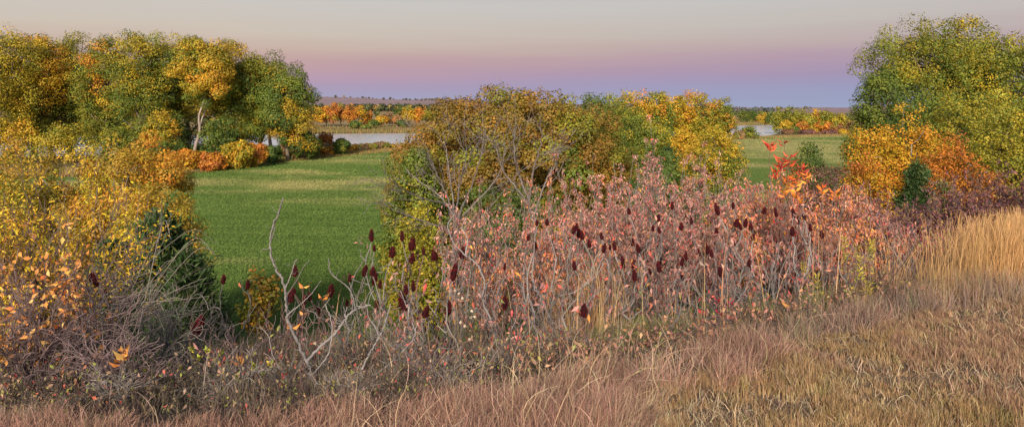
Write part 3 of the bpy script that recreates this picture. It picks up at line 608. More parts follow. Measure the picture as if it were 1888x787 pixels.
# ------------------------------------------------------------------ the tall cottonwoods along the near end of the field
cw = dict(name='cottonwood_tree', cat='tree', leaf=.25, group='tall cottonwoods at the near end of the lake')
rowL = [
 # px, Y, top, w, seed, palettes, extra, label
 (-18, 112, 50, 170, 1, [(3, 'gold', .3), (3, 'olive', 0), (1, 'amber', 1)], {}, 'amber topped cottonwood cut by the picture edge beyond the yellow bushes'),
 (62, 118, 66, 120, 2, [(3, 'olive', 0), (2, 'gold', 0), (1, 'amber', 1)], dict(patches=((.55, .1, .42, 2),)), 'cottonwood with one bright orange bough beside the amber topped cottonwood'),
 (132, 124, 62, 120, 3, [(4, 'green', -.3), (3, 'olive', .2), (.5, 'gold', 1)], {}, 'olive green cottonwood with dark open boughs above the yellow bush'),
 (192, 118, 72, 105, 4, [(3, 'olive', 0), (2, 'green', -.5), (1.6, 'amber', .8)], {}, 'green cottonwood with a rusty gold top over the yellow bush peak'),
 (268, 112, 57, 120, 5, [(3, 'gold', .6), (3, 'green', -.4), (2, 'olive', 0)], {}, 'highest golden cottonwood standing behind the leaning pale trunk'),
 (328, 118, 60, 100, 6, [(3, 'gold', .3), (2, 'olive', 0), (1, 'amber', .5)], dict(cb=.3), 'golden green cottonwood between the highest one and the pale trunked one'),
 (378, 106, 76, 115, 7, [(3, 'olive', 0), (3, 'yellow', 0), (2, 'green', -.8)], dict(cb=.5, bark='pale', trunk_r=.27, limbs=8, patches=((.5, -.1, .42, 1),),
    trunkpath=[(-.10, 0, 0), (-.075, 0, .15), (-.045, .01, .27), (-.05, 0, .38), (-.01, 0, .52), (.03, 0, .75)]), 'cottonwood on a pale bowed trunk with a yellow flank above orange shrubs'),
 (428, 112, 80, 95, 8, [(3, 'olive', 0), (2, 'yellow', -.3), (2, 'green', 0)], {}, 'yellow flecked cottonwood behind the golden shrub on the field edge'),
 (482, 114, 100, 110, 9, [(4, 'green', 0), (2, 'olive', .5), (1, 'gold', 0)], dict(lean=.05, cb=.22), 'green cottonwood with a leaning trunk near the end of the row'),
 (532, 110, 118, 92, 10, [(5, 'green', .2), (2, 'deep', -1), (1.6, 'yellow', -1.2)], dict(cb=.1, patches=((.7, -.45, .35, 2),)), 'last green cottonwood of the row with a yellow skirt by the lake'),
 (345, 140, 95, 130, 15, [(3, 'deep', 0), (2, 'green', .5)], dict(cb=.03), 'dark green cottonwood filling the gap behind the pale bowed trunk'),
 (95, 136, 78, 120, 11, [(3, 'deep', 0), (2, 'olive', .5)], dict(cb=.05), 'dark cottonwood behind the one with the bright orange bough'),
 (232, 138, 80, 120, 12, [(3, 'deep', -.3), (2, 'olive', .5)], dict(cb=.05), 'dark cottonwood seen in the gap under the highest golden one'),
 (410, 134, 92, 120, 13, [(3, 'deep', 0), (2, 'green', .5)], dict(cb=.05), 'dark green cottonwood behind the yellow flecked one'),
 (500, 132, 118, 100, 14, [(3, 'deep', 0), (2, 'green', .5)], dict(cb=.25), 'dark green cottonwood behind the last of the row'),
]
for px, Yd, top, w, sd, pl, ex, lab in rowL:
    top -= 2
    a = dict(cw); a.update(ex); nl = 34000 if Yd < 125 else 10000
    a.setdefault('cb', .12); a.setdefault('bark', 'brown'); a.setdefault('limbs', 26)
    tree(a.pop('name'), lab, a.pop('cat'), px, Yd, top, w, pl, 100 + sd, nleaf=nl, lobes=8, clump=1.4, fill=1.0, shell=.35, lobez=(-.75, .62), limb_r=1.3, **{k: v for k, v in a.items() if k not in ('name', 'cat')})
under = [
 (300, 98, 262, 90, 'dark', [(3, 'deep', 0), (2, 'green', 0)], 'willow_shrub', 'blue green willow shrub in front of the white water gap'),
 (296, 104, 205, 62, 'y', [(3, 'yellow', 0), (2, 'lime', -.5)], 'young_cottonwood', 'small yellow cottonwood under the highest golden one'),
 (345, 92, 276, 60, 'o', [(3, 'orange', 0), (2, 'amber', 0)], 'orange_shrub', 'orange shrub at the foot of the pale bowed trunk'),
 (388, 93, 282, 52, 'r', [(3, 'rust', 0), (1, 'orange', 0)], 'rust_shrub', 'rust red low shrub just past the pale bowed trunk'),
 (434, 96, 258, 58, 'y', [(3, 'yellow', 0), (1, 'lime', 0)], 'golden_shrub', 'golden rounded shrub under the yellow flecked cottonwood'),
 (410, 104, 215, 80, 'g', [(3, 'deep', 0), (2, 'green', 0)], 'understory_tree', 'dark green understory tree behind the golden shrub'),
 (468, 99, 266, 44, 'r', [(2, 'rust', 0), (2, 'orange', 0), (1, 'yellow', 0)], 'rust_shrub', 'orange and rust shrub beside the leaning cottonwood trunk'),
 (496, 106, 268, 46, 'd', [(3, 'deep', 0)], 'dark_shrub', 'dark green shrub between the rust shrub and the cedar'),
 (568, 112, 242, 40, 'd', [(3, 'deep', 0), (1, 'green', 0)], 'cedar_shrub', 'dark green cedar shrub at the end of the cottonwoods'),
 (538, 112, 262, 40, 'd', [(2, 'brown', 0), (2, 'green', 0)], 'brushy_shrub', 'olive brown brushy shrub in front of the last cottonwood'),
 (225, 108, 225, 90, 'g', [(3, 'green', 0), (2, 'olive', 0)], 'understory_tree', 'green understory tree above the yellow bush top'),
 (120, 108, 228, 110, 'g', [(3, 'gold', 0), (2, 'olive', 0)], 'understory_tree', 'golden understory tree behind the bush with orange leaves'),
 (20, 108, 215, 90, 'g', [(3, 'gold', 0), (2, 'yellow', 0)], 'understory_tree', 'yellow understory tree below the amber topped cottonwood'),
 (602, 128, 245, 24, 'r', [(3, 'rust', 0)], 'rust_shrub', 'thin rust red shrub against the lake water'),
 (629, 122, 256, 30, 'g', [(3, 'deep', 0), (3, 'green', 0)], 'round_shrub', 'round green shrub standing against the pale lake'),
 (652, 134, 268, 26, 'y', [(3, 'yellow', 0), (1, 'rust', 0)], 'yellow_shrub', 'low yellow shrub beside the round green shrub'),
 (596, 121, 264, 30, 'o', [(3, 'orange', 0), (2, 'tan', 0)], 'orange_shrub', 'low orange shrub between the cedar and the round shrub'),
 (680, 140, 266, 34, 't', [(3, 'lime', 0), (2, 'tan', 0), (1, 'yellow', 0)], 'lake_shrub', 'pale yellow green shrub on the middle of the lake bank'),
 (706, 142, 263, 30, 't', [(3, 'tan', 0), (2, 'lime', 0)], 'lake_shrub', 'tan and lime shrub on the lake bank nearest the oak'),
 (735, 146, 267, 36, 't', [(3, 'yellow', 0), (3, 'tan', 0)], 'lake_shrub', 'straw coloured shrub half hidden by the oak edge'),
 (415, 122, 240, 60, 'g', [(3, 'deep', 0), (2, 'green', 0)], 'willow_shrub', 'green willow shrub closing the water gap behind the golden shrub'),
 (320, 120, 236, 50, 'g', [(3, 'green', 0), (2, 'deep', 0)], 'willow_shrub', 'green willow shrub beside the shaded side of the pale bowed trunk'),
 (365, 108, 268, 50, 'd', [(3, 'deep', 0)], 'dark_shrub', 'dark green shrub behind the pale bowed trunk'),
]
for i, (px, Yd, top, w, k, pl, nm, lab) in enumerate(under):
    tree(nm, lab, 'shrub' if 'shrub' in nm else 'tree', px, Yd, top, w, pl, 200 + i, nleaf=3800, leaf=.30, lobes=4, cb=.02, clump=None, limbs=8, shell=.4, cat_crown='foliage' if 'shrub' in nm else 'crown', group='shrubs under and beside the cottonwoods', bark='dark')

# ------------------------------------------------------------------ far shore
farL = [
 (588, 278, 197, 20, 'amber', 'first thin amber tree on the far shore'), (601, 282, 192, 18, 'orange', 'narrow orange tree beside the first amber tree across the lake'), (615, 276, 189, 22, 'rust', 'tall rust orange tree across the water'),
 (628, 280, 196, 20, 'tan', 'half bare tan tree between the tallest rusty ones'), (646, 274, 190, 24, 'orange', 'largest bright orange tree of the far shore'), (664, 277, 194, 22, 'amber', 'broad amber crowned tree leaning over the far bank'),
 (678, 282, 206, 18, 'orange', 'low orange tree over the dark junipers across the lake'), (602, 296, 205, 36, 'tan', 'grey tan tree behind the narrow orange tree'), (575, 284, 204, 26, 'tan', 'grey tan tree next to the last cottonwood'),
 (655, 270, 224, 16, 'deep', 'dark juniper on the far bank below the bright orange tree'), (690, 272, 222, 18, 'deep', 'dark juniper on the far bank beside the tan gap'), (672, 270, 232, 14, 'green', 'small green bush between the two far bank junipers'),
 (703, 276, 214, 26, 'amber', 'rounded amber tree past the tan gap'), (718, 282, 208, 24, 'brown', 'brown thinning tree with a pale trunk on the far bank'), (733, 278, 212, 22, 'tan', 'tan orange tree right before the twin gold one'),
 (736, 292, 190, 20, 'deep', 'tall dark green tree rising behind the far shore trees'), (754, 274, 195, 22, 'yellow', 'gold tree with a pale forked trunk on the far bank'), (768, 276, 198, 18, 'orange', 'orange tree leaning from the gold forked one'),
 (788, 288, 202, 26, 'lime', 'yellow green tree near the oak edge across the lake'), (806, 300, 206, 28, 'olive', 'olive tree almost behind the oak across the lake'), (744, 274, 222, 16, 'deep', 'dark cedar in front of the gold forked tree'),
]
for i, (px, Yd, top, w, pl, lab) in enumerate(farL):
    Yd = float(np.interp(px, *FAR)) + (Yd - 270) * .9 + 9
    tree('shore_tree', lab, 'tree', px, Yd, top, w * 1.2, [(4, pl, 0), (.8, 'rust' if pl in ('orange', 'tan') else 'olive', 0)], 300 + i, nleaf=1300 if pl not in ('tan', 'brown') else 800, leaf=.55, lobes=3, cb=.16 if 'dark' not in lab else .02, limbs=9, shell=.25, group='autumn trees on the far lake shore', bark='pale' if 'pale' in lab else 'brown', limb_r=1.3)
farR = [
 (1371, 404, 204, 24, 'deep', 'dark tree on the distant shore beside the gold and olive row'), (1386, 406, 202, 22, 'deep', 'second dark spreading tree on the distant shore'), (1398, 412, 211, 14, 'orange', 'small orange tree on the distant shore past the dark ones'),
 (1410, 372, 206, 24, 'yellow', 'yellow green tree on the point where the far lake narrows'), (1424, 366, 208, 22, 'deep', 'shady tree on the tip of the wooded point'),
 (1438, 262, 197, 28, 'olive', 'tall olive tree starting the wood at the end of the field'), (1456, 258, 196, 24, 'green', 'tallest green tree of the wood at the end of the field'), (1449, 250, 222, 18, 'yellow', 'yellow sapling below the tallest green tree of the wood'),
 (1476, 252, 198, 30, 'olive', 'broad olive tree in the wood past the tallest green one'), (1492, 246, 211, 20, 'lime', 'lime yellow tree in the middle of the end wood'), (1508, 250, 200, 28, 'amber', 'large amber tree crowning the end wood'),
 (1528, 248, 204, 26, 'olive', 'low olive tree after the large amber tree'), (1520, 236, 225, 24, 'orange', 'bright orange round tree on the far field edge'), (1545, 244, 210, 28, 'gold', 'gold tree near the end of the wood'), (1562, 250, 214, 26, 'brown', 'brown tree last in the wood before the green boughs'),
 (1478, 236, 224, 18, 'orange', 'small orange pointed tree at the far field edge'), (1504, 238, 232, 12, 'yellow', 'little yellow tree just before the round orange one'), (1540, 234, 228, 22, 'brown', 'russet brown bush at the far field edge'), (1465, 234, 236, 12, 'deep', 'tiny dark cedar at the far field edge'),
]
for i, (px, Yd, top, w, pl, lab) in enumerate(farR):
    tree('distant_tree', lab, 'tree', px, Yd, top, w * 1.15, [(4, pl, 0), (1, 'olive', 0)], 340 + i, base=None if Yd < 340 else 231 , nleaf=1500, leaf=.55, lobes=3, cb=.06, limbs=6, shell=.3, group='trees around the far end of the field')
far3 = [(1380, 190, 232, 32, [(3, 'green', 0), (1, 'lime', 0)], 'bushy green shrub by the far water'), (1362, 186, 240, 16, [(3, 'tan', 0)], 'small tan shrub beside the bushy green one'), (1452, 226, 240, 22, [(3, 'brown', 0)], 'brown shrub below the wood where the water ends'),
        (1490, 226, 241, 30, [(3, 'plum', 0)], 'plum brown shrub along the far field edge'), (1525, 222, 242, 30, [(3, 'plum', 0)], 'plum brown shrub under the bright orange round tree'), (1556, 222, 240, 18, [(3, 'amber', 0)], 'amber shrub at the end of the far field edge')]
for i, (px, Yd, top, w, pl, lab) in enumerate(far3):
    tree('field_edge_shrub', lab, 'shrub', px, Yd, top, w, pl, 370 + i, nleaf=1500, leaf=.45, lobes=4, cb=.0, limbs=5, shell=.3, cat_crown='foliage', group='shrubs along the far field edge')
# distant woods that read as one mass
def woods(name, label, pxr, Yr, hgt, n, pal, seed, sz=2.2):
    rng = R(seed); p = rng.uniform(*pxr, n); Yv = rng.uniform(*Yr, n); x = X(p, Yv); k = fbm(x / 30, Yv / 60, seed, 3) > .47; x, Yv = x[k], Yv[k]; n = len(x); m = 70
    ci = np.repeat(np.arange(n), m); h = hgt * rng.uniform(.5, 1.15, n); r = h * rng.uniform(.35, .6, n)
    v = rdir(rng, n * m); P = np.stack([x, Yv, ground(x, Yv) + h * .5], -1)[ci] + v * np.stack([r, r, h * .5], -1)[ci] * rng.uniform(.6, 1, (n * m, 1))
    c = palette(rng, pal, n, .2)[ci] * (1 + rng.normal(size=(n * m, 1)) * .15); V, f, cc = leaves(P, unit(v + rng.normal(size=v.shape) * .5), sz * rng.uniform(.6, 1.3, n * m), c, rng, .8)
    tag(mk(name, V, [f], cc, M_leaf), label, kind='stuff')
woods('distant_woods', 'dark green far off woods below the purple hills', (560, 860), (760, 900), 9, 420, [(5, (.06, .075, .04)), (2, (.10, .11, .04)), (1, (.3, .2, .05))], 401)
woods('field_woods', 'scattered tree line in the tan fields across the lake', (560, 900), (420, 560), 6, 90, [(5, (.08, .09, .03)), (2, (.3, .2, .04))], 402, 1.6)
woods('valley_woods', 'far off woods in the river valley', (1300, 1440), (560, 900), 5, 130, [(5, (.07, .10, .05)), (3, (.18, .15, .05)), (1, (.10, .13, .05))], 403)
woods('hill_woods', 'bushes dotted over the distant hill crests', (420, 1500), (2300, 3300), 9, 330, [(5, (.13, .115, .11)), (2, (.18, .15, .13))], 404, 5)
woods('end_woods', 'low hazy woods beyond the far end of the field', (1420, 1900), (420, 620), 3.5, 260, [(5, (.09, .12, .06)), (3, (.2, .16, .06))], 406)
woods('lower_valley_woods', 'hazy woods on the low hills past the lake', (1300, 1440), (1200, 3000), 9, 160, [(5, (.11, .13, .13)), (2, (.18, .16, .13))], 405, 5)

# ------------------------------------------------------------------ middle trees
row = [
 (1092, 58, 172, 120, [(4, 'green', 0), (2, 'deep', -.5), (.8, 'oak', 0)], .15, 20000, 'fresh green tree directly behind the oak shoulder', 'elm_tree'),
 (1140, 64, 172, 105, [(4, 'green', 0), (2, 'olive', .5), (1, 'deep', -.5)], .16, 18000, 'green tree between the oak shoulder and the amber topped row', 'elm_tree'),
 (1172, 120, 166, 95, [(3, 'amber', 1), (2, 'olive', -.3), (2, 'green', -.6)], .3, 11000, 'first amber topped tree of the row past the oak', 'cottonwood_tree'),
 (1208, 124, 170, 80, [(3, 'green', 0), (2, 'lime', .3), (1.5, 'amber', .8)], .3, 10000, 'yellow green tree second in the amber topped row', 'cottonwood_tree'),
 (1248, 128, 176, 72, [(3, 'gold', .3), (2, 'amber', .3), (1, 'olive', 0)], .3, 9000, 'gold tree in the middle of the amber topped row', 'cottonwood_tree'),
 (1282, 132, 165, 88, [(3, 'amber', .6), (3, 'olive', 0), (1, 'orange', .6)], .3, 11000, 'tallest tree at the far end of the amber topped row', 'cottonwood_tree'),
 (1326, 134, 178, 62, [(3, 'olive', 0), (2, 'green', -.3), (1, 'amber', .8)], .3, 9000, 'olive tree closing the row before the lake', 'cottonwood_tree'),
 (1188, 100, 222, 100, [(3, 'green', 0), (2, 'lime', 0)], .28, 9000, 'low green tree under the amber topped row', 'understory_tree'),
 (1262, 96, 238, 40, [(3, 'yellow', 0), (1, 'amber', 0)], .25, 3500, 'airy yellow sapling behind the two toned tree', 'young_tree'),
 (1318, 50, 232, 104, [(4, 'gold', .6), (3, 'yellow', .4), (2.4, 'green', -1.4)], .13, 17000, 'two toned tree gold above and green below beside the pale field', 'hackberry_tree'),
 (1275, 54, 262, 60, [(3, 'amber', 0), (2, 'yellow', 0)], .14, 6000, 'small amber tree leaning on the two toned tree', 'young_tree'),
]
for i, (px, Yd, top, w, pl, lf, nl, lab, nm) in enumerate(row):
    tree(nm, lab, 'tree', px, Yd, top, w, pl, 420 + i, nleaf=nl, leaf=lf, lobes=6, cb=.04, shell=.4, clump=None, group='autumn trees past the oak', bark='dark', limb_r=1.2)
tree('oak_tree', 'huge rounded bronze green oak filling the middle of the view', 'tree', 948, 36, 158, 415, [(9, 'oak', 0), (1.0, 'olive', -.2), (.8, 'green', -.6)], 440, nleaf=130000, leaf=.13, dens=1.9, bumpy=.05, main=.95, lobes=6, cb=.02, shell=.6, clump=.72, nclump=640, bark='dark', limbs=30, depth=.8, asp=.7, lobez=(-.3, .3))
tree('leafy_tree', 'bright green leafy tree tucked against the side of the oak by the hay field', 'tree', 765, 31, 272, 115, [(5, 'green', 0), (2, 'lime', -1), (1, 'deep', 0)], 441, nleaf=17000, leaf=.12, lobes=6, cb=.0, shell=.4, clump=.42, bark='dark')
tree('lime_shrub', 'yellow green shrub spilling at the foot of the bright green leafy tree', 'shrub', 770, 26, 375, 130, [(4, 'lime', 0), (2, 'olive', 0)], 442, nleaf=11000, leaf=.10, lobes=5, cb=.0, shell=.4, clump=.36, cat_crown='foliage')
tree('green_shrub', 'dark green shrub showing between the oak and the pink sumac', 'shrub', 1215, 30, 275, 120, [(5, 'deep', 0), (1, 'green', 0)], 443, nleaf=13000, leaf=.11, lobes=5, cb=.0, shell=.4, clump=.4, cat_crown='foliage')
tree('green_thicket_shrub', 'green shrub below the oak behind the bare tree', 'shrub', 935, 25, 318, 230, [(3, 'deep', 0), (2, 'green', 0), (1, 'olive', 0)], 444, nleaf=22000, leaf=.10, lobes=5, cb=.0, shell=.4, clump=.36, cat_crown='foliage')

# ------------------------------------------------------------------ trees on the bench side
bigr = [
 ('cottonwood_tree', 1748, 62, 36, 275, [(6, 'olive', .3), (2, 'green', -.2), (2, 'gold', .4)], .17, 60000, dict(cb=.3, lobes=11, clump=1.0, lobez=(-.15, .5)), 'giant domed olive green cottonwood towering over the orange trees', 'tree'),
 ('elm_tree', 1628, 56, 118, 128, [(5, 'green', 0), (3, 'deep', -.4), (.7, 'yellow', 0)], .17, 24000, dict(cb=.05, lobes=7, clump=.75), 'green elm with drooping boughs reaching over the far field', 'tree'),
 ('elm_tree', 1878, 58, 100, 150, [(5, 'green', 0), (2, 'olive', .3)], .18, 18000, dict(cb=.1, lobes=6, clump=.8), 'bright green elm cut by the picture edge behind the willow', 'tree'),
 ('willow_tree', 1800, 44, 150, 190, [(6, 'lime', .2), (2, 'green', -.5)], .12, 42000, dict(cb=.03, lobes=8, clump=.55), 'fine leaved yellow green willow in front of the giant cottonwood', 'tree'),
 ('willow_tree', 1868, 36, 196, 160, [(6, 'lime', 0), (2, 'olive', -.5)], .11, 32000, dict(cb=.03, lobes=7, clump=.5), 'yellow green willow nearest the golden grass', 'tree'),
 ('elm_tree', 1712, 50, 160, 150, [(5, 'green', 0), (3, 'deep', -.4)], .15, 18000, dict(cb=.05, lobes=6, clump=.6), 'blue green tree between the giant cottonwood and the flaming orange tree', 'tree'),
 ('maple_tree', 1652, 32, 192, 158, [(5, 'amber', 0), (1.6, 'yellow', 0)], .105, 27000, dict(cb=.03, lobes=8, clump=.42, bark='grey', shell=.3), 'flaming amber orange tree leaning over the hay field end', 'tree'),
 ('amber_shrub', 1598, 30, 268, 92, [(4, 'amber', 0), (2, 'rust', -.5), (1, 'gold', 0)], .10, 9000, dict(cb=.0, lobes=5, clump=.36), 'lower amber shrub in front of the flaming orange tree', 'shrub'),
 ('rust_shrub', 1748, 28, 246, 120, [(5, 'rust', 0), (3, 'orange', .4)], .085, 22000, dict(cb=.0, lobes=6, clump=.34, shell=.3), 'rusty orange shrub between the amber tree and the willow', 'shrub'),
 ('rust_shrub', 1820, 27, 292, 110, [(5, 'rust', 0), (2, 'brown', 0)], .08, 10000, dict(cb=.0, lobes=5, clump=.34, shell=.3), 'dull rust shrub under the willow nearest the golden grass', 'shrub'),
 ('dark_rust_shrub', 1535, 27, 300, 90, [(5, 'plum', 0), (2, 'brown', 0)], .08, 8000, dict(cb=.0, lobes=5, clump=.3), 'dark russet shrub in front of the lower amber shrub', 'shrub'),
 ('willow_shrub', 1503, 30, 268, 72, [(5, 'deep', 0), (3, 'green', 0)], .13, 16000, dict(cb=.0, lobes=5, clump=.36, asp=.5), 'dark green willow shrub alone at the near side of the pale field', 'shrub'),
 ('brown_shrub', 1460, 28, 296, 86, [(4, 'plum', 0), (3, 'rust', 0)], .08, 7000, dict(cb=.0, lobes=5, clump=.3), 'brown shrub beside the lone dark green willow shrub', 'shrub'),
 ('dark_shrub', 1740, 20, 332, 60, [(5, 'deep', 0), (1, 'plum', 0)], .07, 6000, dict(cb=.0, lobes=4, clump=.24), 'low dark shrub beside the juniper cone', 'shrub'),
]
for i, (nm, px, Yd, top, w, pl, lf, nl, ex, lab, ct) in enumerate(bigr):
    ex = dict(ex); ex.setdefault('shell', .38)
    tree(nm, lab, ct, px, Yd, top, w, pl, 460 + i, nleaf=nl, leaf=lf, limbs=26, fill=1.2, bark=ex.pop('bark', 'brown'), cat_crown='crown' if ct == 'tree' else 'foliage', group='trees and shrubs beside the golden grass', **ex)
juniper('blue green juniper cone below the rusty shrub', 1690, 21, 280, 112, 480, n=14000)
juniper('small pale juniper beside the blue green cone', 1722, 17, 352, 50, 481, n=4000, pal=((4, (.13, .16, .05)), (2, (.08, .12, .04)), (1, (.2, .2, .07))))
juniper('tall dark juniper behind the arching bare twigs', 292, 12.5, 385, 240, 482, n=22000)
juniper('broad low juniper at the foot of the tall dark one', 345, 11.0, 455, 165, 483, n=15000)
juniper('dark juniper under the yellow bushes', 205, 12.0, 430, 190, 484, n=12000)

# ------------------------------------------------------------------ yellow ash trees above the brush
tree('ash_tree', 'golden yellow ash with orange tipped crown nearest the hay field', 'tree', 235, 19.5, 235, 245, [(6, 'ash', 0), (2, 'lime', -.6), (2, 'amber', .4)], 500, nleaf=62000, leaf=.085, lobes=9, cb=.04, shell=.38, clump=.34, nclump=430, bark='grey', limbs=40, asp=.5)
tree('ash_tree', 'yellow ash behind the near orange leaved brush', 'tree', 95, 21, 250, 240, [(5, 'ash', 0), (3, 'lime', -.3), (1, 'green', -1)], 501, nleaf=36000, leaf=.085, lobes=8, cb=.04, shell=.35, clump=.36, nclump=320, bark='grey', limbs=34, asp=.5)
tree('ash_tree', 'smaller yellow green ash below the golden one beside the field', 'tree', 285, 17.5, 335, 170, [(4, 'ash', 0), (3, 'lime', -.8)], 502, nleaf=26000, leaf=.075, lobes=6, cb=.03, shell=.35, clump=.3, bark='grey', limbs=24, asp=.5)
tree('ash_tree', 'yellow ash cut by the picture edge behind the lance leaved bush', 'tree', 5, 19, 285, 190, [(5, 'ash', 0), (3, 'lime', 0)], 504, nleaf=26000, leaf=.08, lobes=7, cb=.03, shell=.35, clump=.32, bark='grey', limbs=24, asp=.5)
tree('young_oak', 'little bronze oak sapling on the slope beside the hay field', 'oak', 480, 11, 483, 64, [(3, 'olive', 0), (2, 'oak', .3), (1, 'amber', -1)], 503, nleaf=1500, leaf=.06, lobes=4, cb=.25, shell=.2, clump=.12, bark='grey', limbs=12)
# ------------------------------------------------------------------ bare tree in front of the oak
T_ = (.032, .009)
traced('bare_tree', 'leafless grey branching tree in front of the bronze oak', 'tree', 14, [
 (.062, .04, (0, 0), (846, 520), (845, 455), (842, 420), (838, 395)), (*T_, (0, .6), (842, 405), (812, 362), (778, 338), (748, 312)), (*T_, (0, -.6), (838, 395), (815, 340), (796, 300), (782, 262)), (*T_, (0, .4), (838, 395), (830, 330), (824, 285), (817, 242)),
 (*T_, (0, -.3), (840, 400), (850, 330), (860, 285), (856, 238)), (*T_, (0, .8), (842, 405), (870, 340), (886, 290), (897, 232)), (*T_, (0, -.8), (842, 410), (880, 370), (915, 330), (930, 285), (928, 245)), (.032, .012, (0, .2), (822, 376), (782, 366), (744, 350), (716, 328)), (.03, .012, (0, -.5), (845, 430), (805, 416), (765, 402), (732, 388)),
 (.03, .012, (0, .2), (845, 430), (882, 405), (912, 372), (934, 345))], 520, 'ash', twigs=(7, .62, 2, .0034))
traced('bare_tree', 'second leafless tree rising beside the pink sumac in front of the oak', 'tree', 12.5, [
 (.045, .032, (0, 0), (990, 520), (988, 460), (984, 420), (976, 372)), (.036, .011, (0, .5), (976, 372), (956, 320), (948, 275), (951, 222)), (.036, .011, (0, -.5), (976, 372), (984, 310), (998, 265), (995, 220)), (.03, .011, (0, .3), (984, 400), (1004, 340), (1026, 300), (1040, 262)), (.03, .011, (0, -.3), (976, 380), (955, 350), (930, 318), (918, 285), (912, 258))], 521, 'ash', twigs=(6, .5, 2, .003))

# ------------------------------------------------------------------ pink sumac thicket
TH = 'leafy pink sumac shrubs of the thicket'
thick = [
 (845, 9.6, 385, 120, PINK, 'pink sumac shrub lowest at the thicket end beside the hay field'),
 (905, 10.4, 365, 120, PINK, 'pink sumac shrub right below the leafless tree'),
 (955, 9.2, 400, 110, PINK, 'salmon sumac shrub with grey stems before the oak foot'),
 (1005, 11.5, 345, 120, PINKO, 'orange pink sumac shrub against the oak shoulder'),
 (1050, 9.4, 372, 110, PINK, 'dense salmon sumac shrub over the straw coloured stalks'),
 (1082, 12.5, 312, 110, PINK, 'tall pink sumac shrub before the dark gap under the oak'),
 (1135, 10.6, 318, 120, PINK, 'rose pink sumac shrub rising on the thicket shoulder'),
 (1195, 12.0, 272, 110, PINK, 'highest pink sumac shrub with drooping leaves before the green trees'),
 (1160, 9.2, 368, 110, PINKD, 'dull mauve sumac shrub in the thicket heart'),
 (1235, 10.0, 325, 110, PINK, 'pink sumac shrub between the highest one and the two toned tree'),
 (1285, 12.0, 296, 90, PINK, 'slim pink sumac shrub before the amber sapling'),
 (1262, 8.8, 385, 110, PINKD, 'mauve brown sumac shrub full of dark seed heads'),
 (1325, 10.4, 345, 110, PINK, 'pink sumac shrub below the two toned tree'),
 (1378, 11.6, 316, 90, PINK, 'pink sumac shrub edging the pale field gap'),
 (1362, 8.9, 392, 100, PINKO, 'orange pink sumac shrub over the green grass'),
 (1420, 10.2, 345, 110, PINKO, 'orange red sumac shrub under the scarlet leaf tufts'),
 (1470, 11.2, 330, 110, PINKO, 'bright orange sumac shrub beside the scarlet leaf tufts'),
 (1465, 8.7, 402, 110, PINKD, 'brown pink sumac shrub with many grey twigs'),
 (1520, 10.6, 348, 110, PINKO, 'orange sumac shrub before the dark russet shrub'),
 (1570, 11.4, 352, 110, PINKO, 'russet sumac shrub before the amber tree'),
 (1555, 9.0, 402, 120, PINKO, 'rust pink sumac shrub above the goldenrod'),
 (1618, 10.0, 384, 100, PINKD, 'dull red sumac shrub near the juniper cone'),
 (1655, 9.4, 418, 90, PINKD, 'last fading sumac shrub beside the golden grass'),
 (1100, 8.4, 415, 110, PINKO, 'low orange leaved sumac shrub among tall straw stalks'),
 (1005, 8.2, 425, 110, PINKO, 'low peach leaved sumac shrub with a cluster of dark heads'),
 (1205, 8.2, 425, 110, PINKD, 'low plum tinted sumac shrub above the fallen grey branch'),
 (890, 8.4, 432, 100, PINKO, 'low peach sumac shrub by the twisted grey stems'),
 (1325, 8.0, 430, 100, PINKD, 'low mauve sumac shrub over the green grass patch'),
]
for i, (px, Yd, top, w, pl, lab) in enumerate(thick):
    low = top > 412
    bush('sumac_shrub', lab, 'sumac', px, Yd, top, w * 1.12, 540 + i, pal=pl, bark='grey' if i % 3 else 'silver', group=TH, stems=7, lev=3, r0=.013, kids=(3, 4), per=(10 if px > 980 else 6) if not low else 4, size=.057, tint=.2, asp=.36, droop=.85, along=.45, clus=.55, topw=.5, minr=.0028, up=.10, spread=.7)
bush('underbrush', 'thin brown leafed brush between the straw coloured grass and the thicket', 'shrub', 1690, 9.8, 415, 110, 580, pal=[(3, (.4, .06, .09)), (3, (.25, .12, .1)), (1, (.5, .3, .05))], bark='purple', stems=8, lev=3, per=2.2, size=.05, asp=.5, along=.3, up=.12)
PB = 'leafless plum coloured brambles behind the golden grass'
for i, (px, Yd, top, w, lab) in enumerate([(1690, 14.5, 362, 120, 'plum bramble bush in front of the small pale juniper'), (1770, 15, 348, 130, 'wide plum bramble bush below the rusty shrubs'), (1850, 15.5, 322, 130, 'highest plum bramble bush under the willow by the golden grass'),
                                     (1620, 14, 372, 110, 'grey bramble bush between the amber tree and the sumac'), (1925, 14.5, 318, 120, 'plum bramble bush at the picture edge over the golden grass')]):
    bush('bramble_bush', lab, 'bush', px, Yd, top, w, 590 + i, pal=[(3, (.20, .08, .09)), (2, (.14, .07, .07)), (1, (.35, .2, .06))], bark='purple', group=PB, stems=10, lev=3, per=4, size=.07, asp=.5, along=.6, r0=.012, kids=(4, 5), spread=.9)

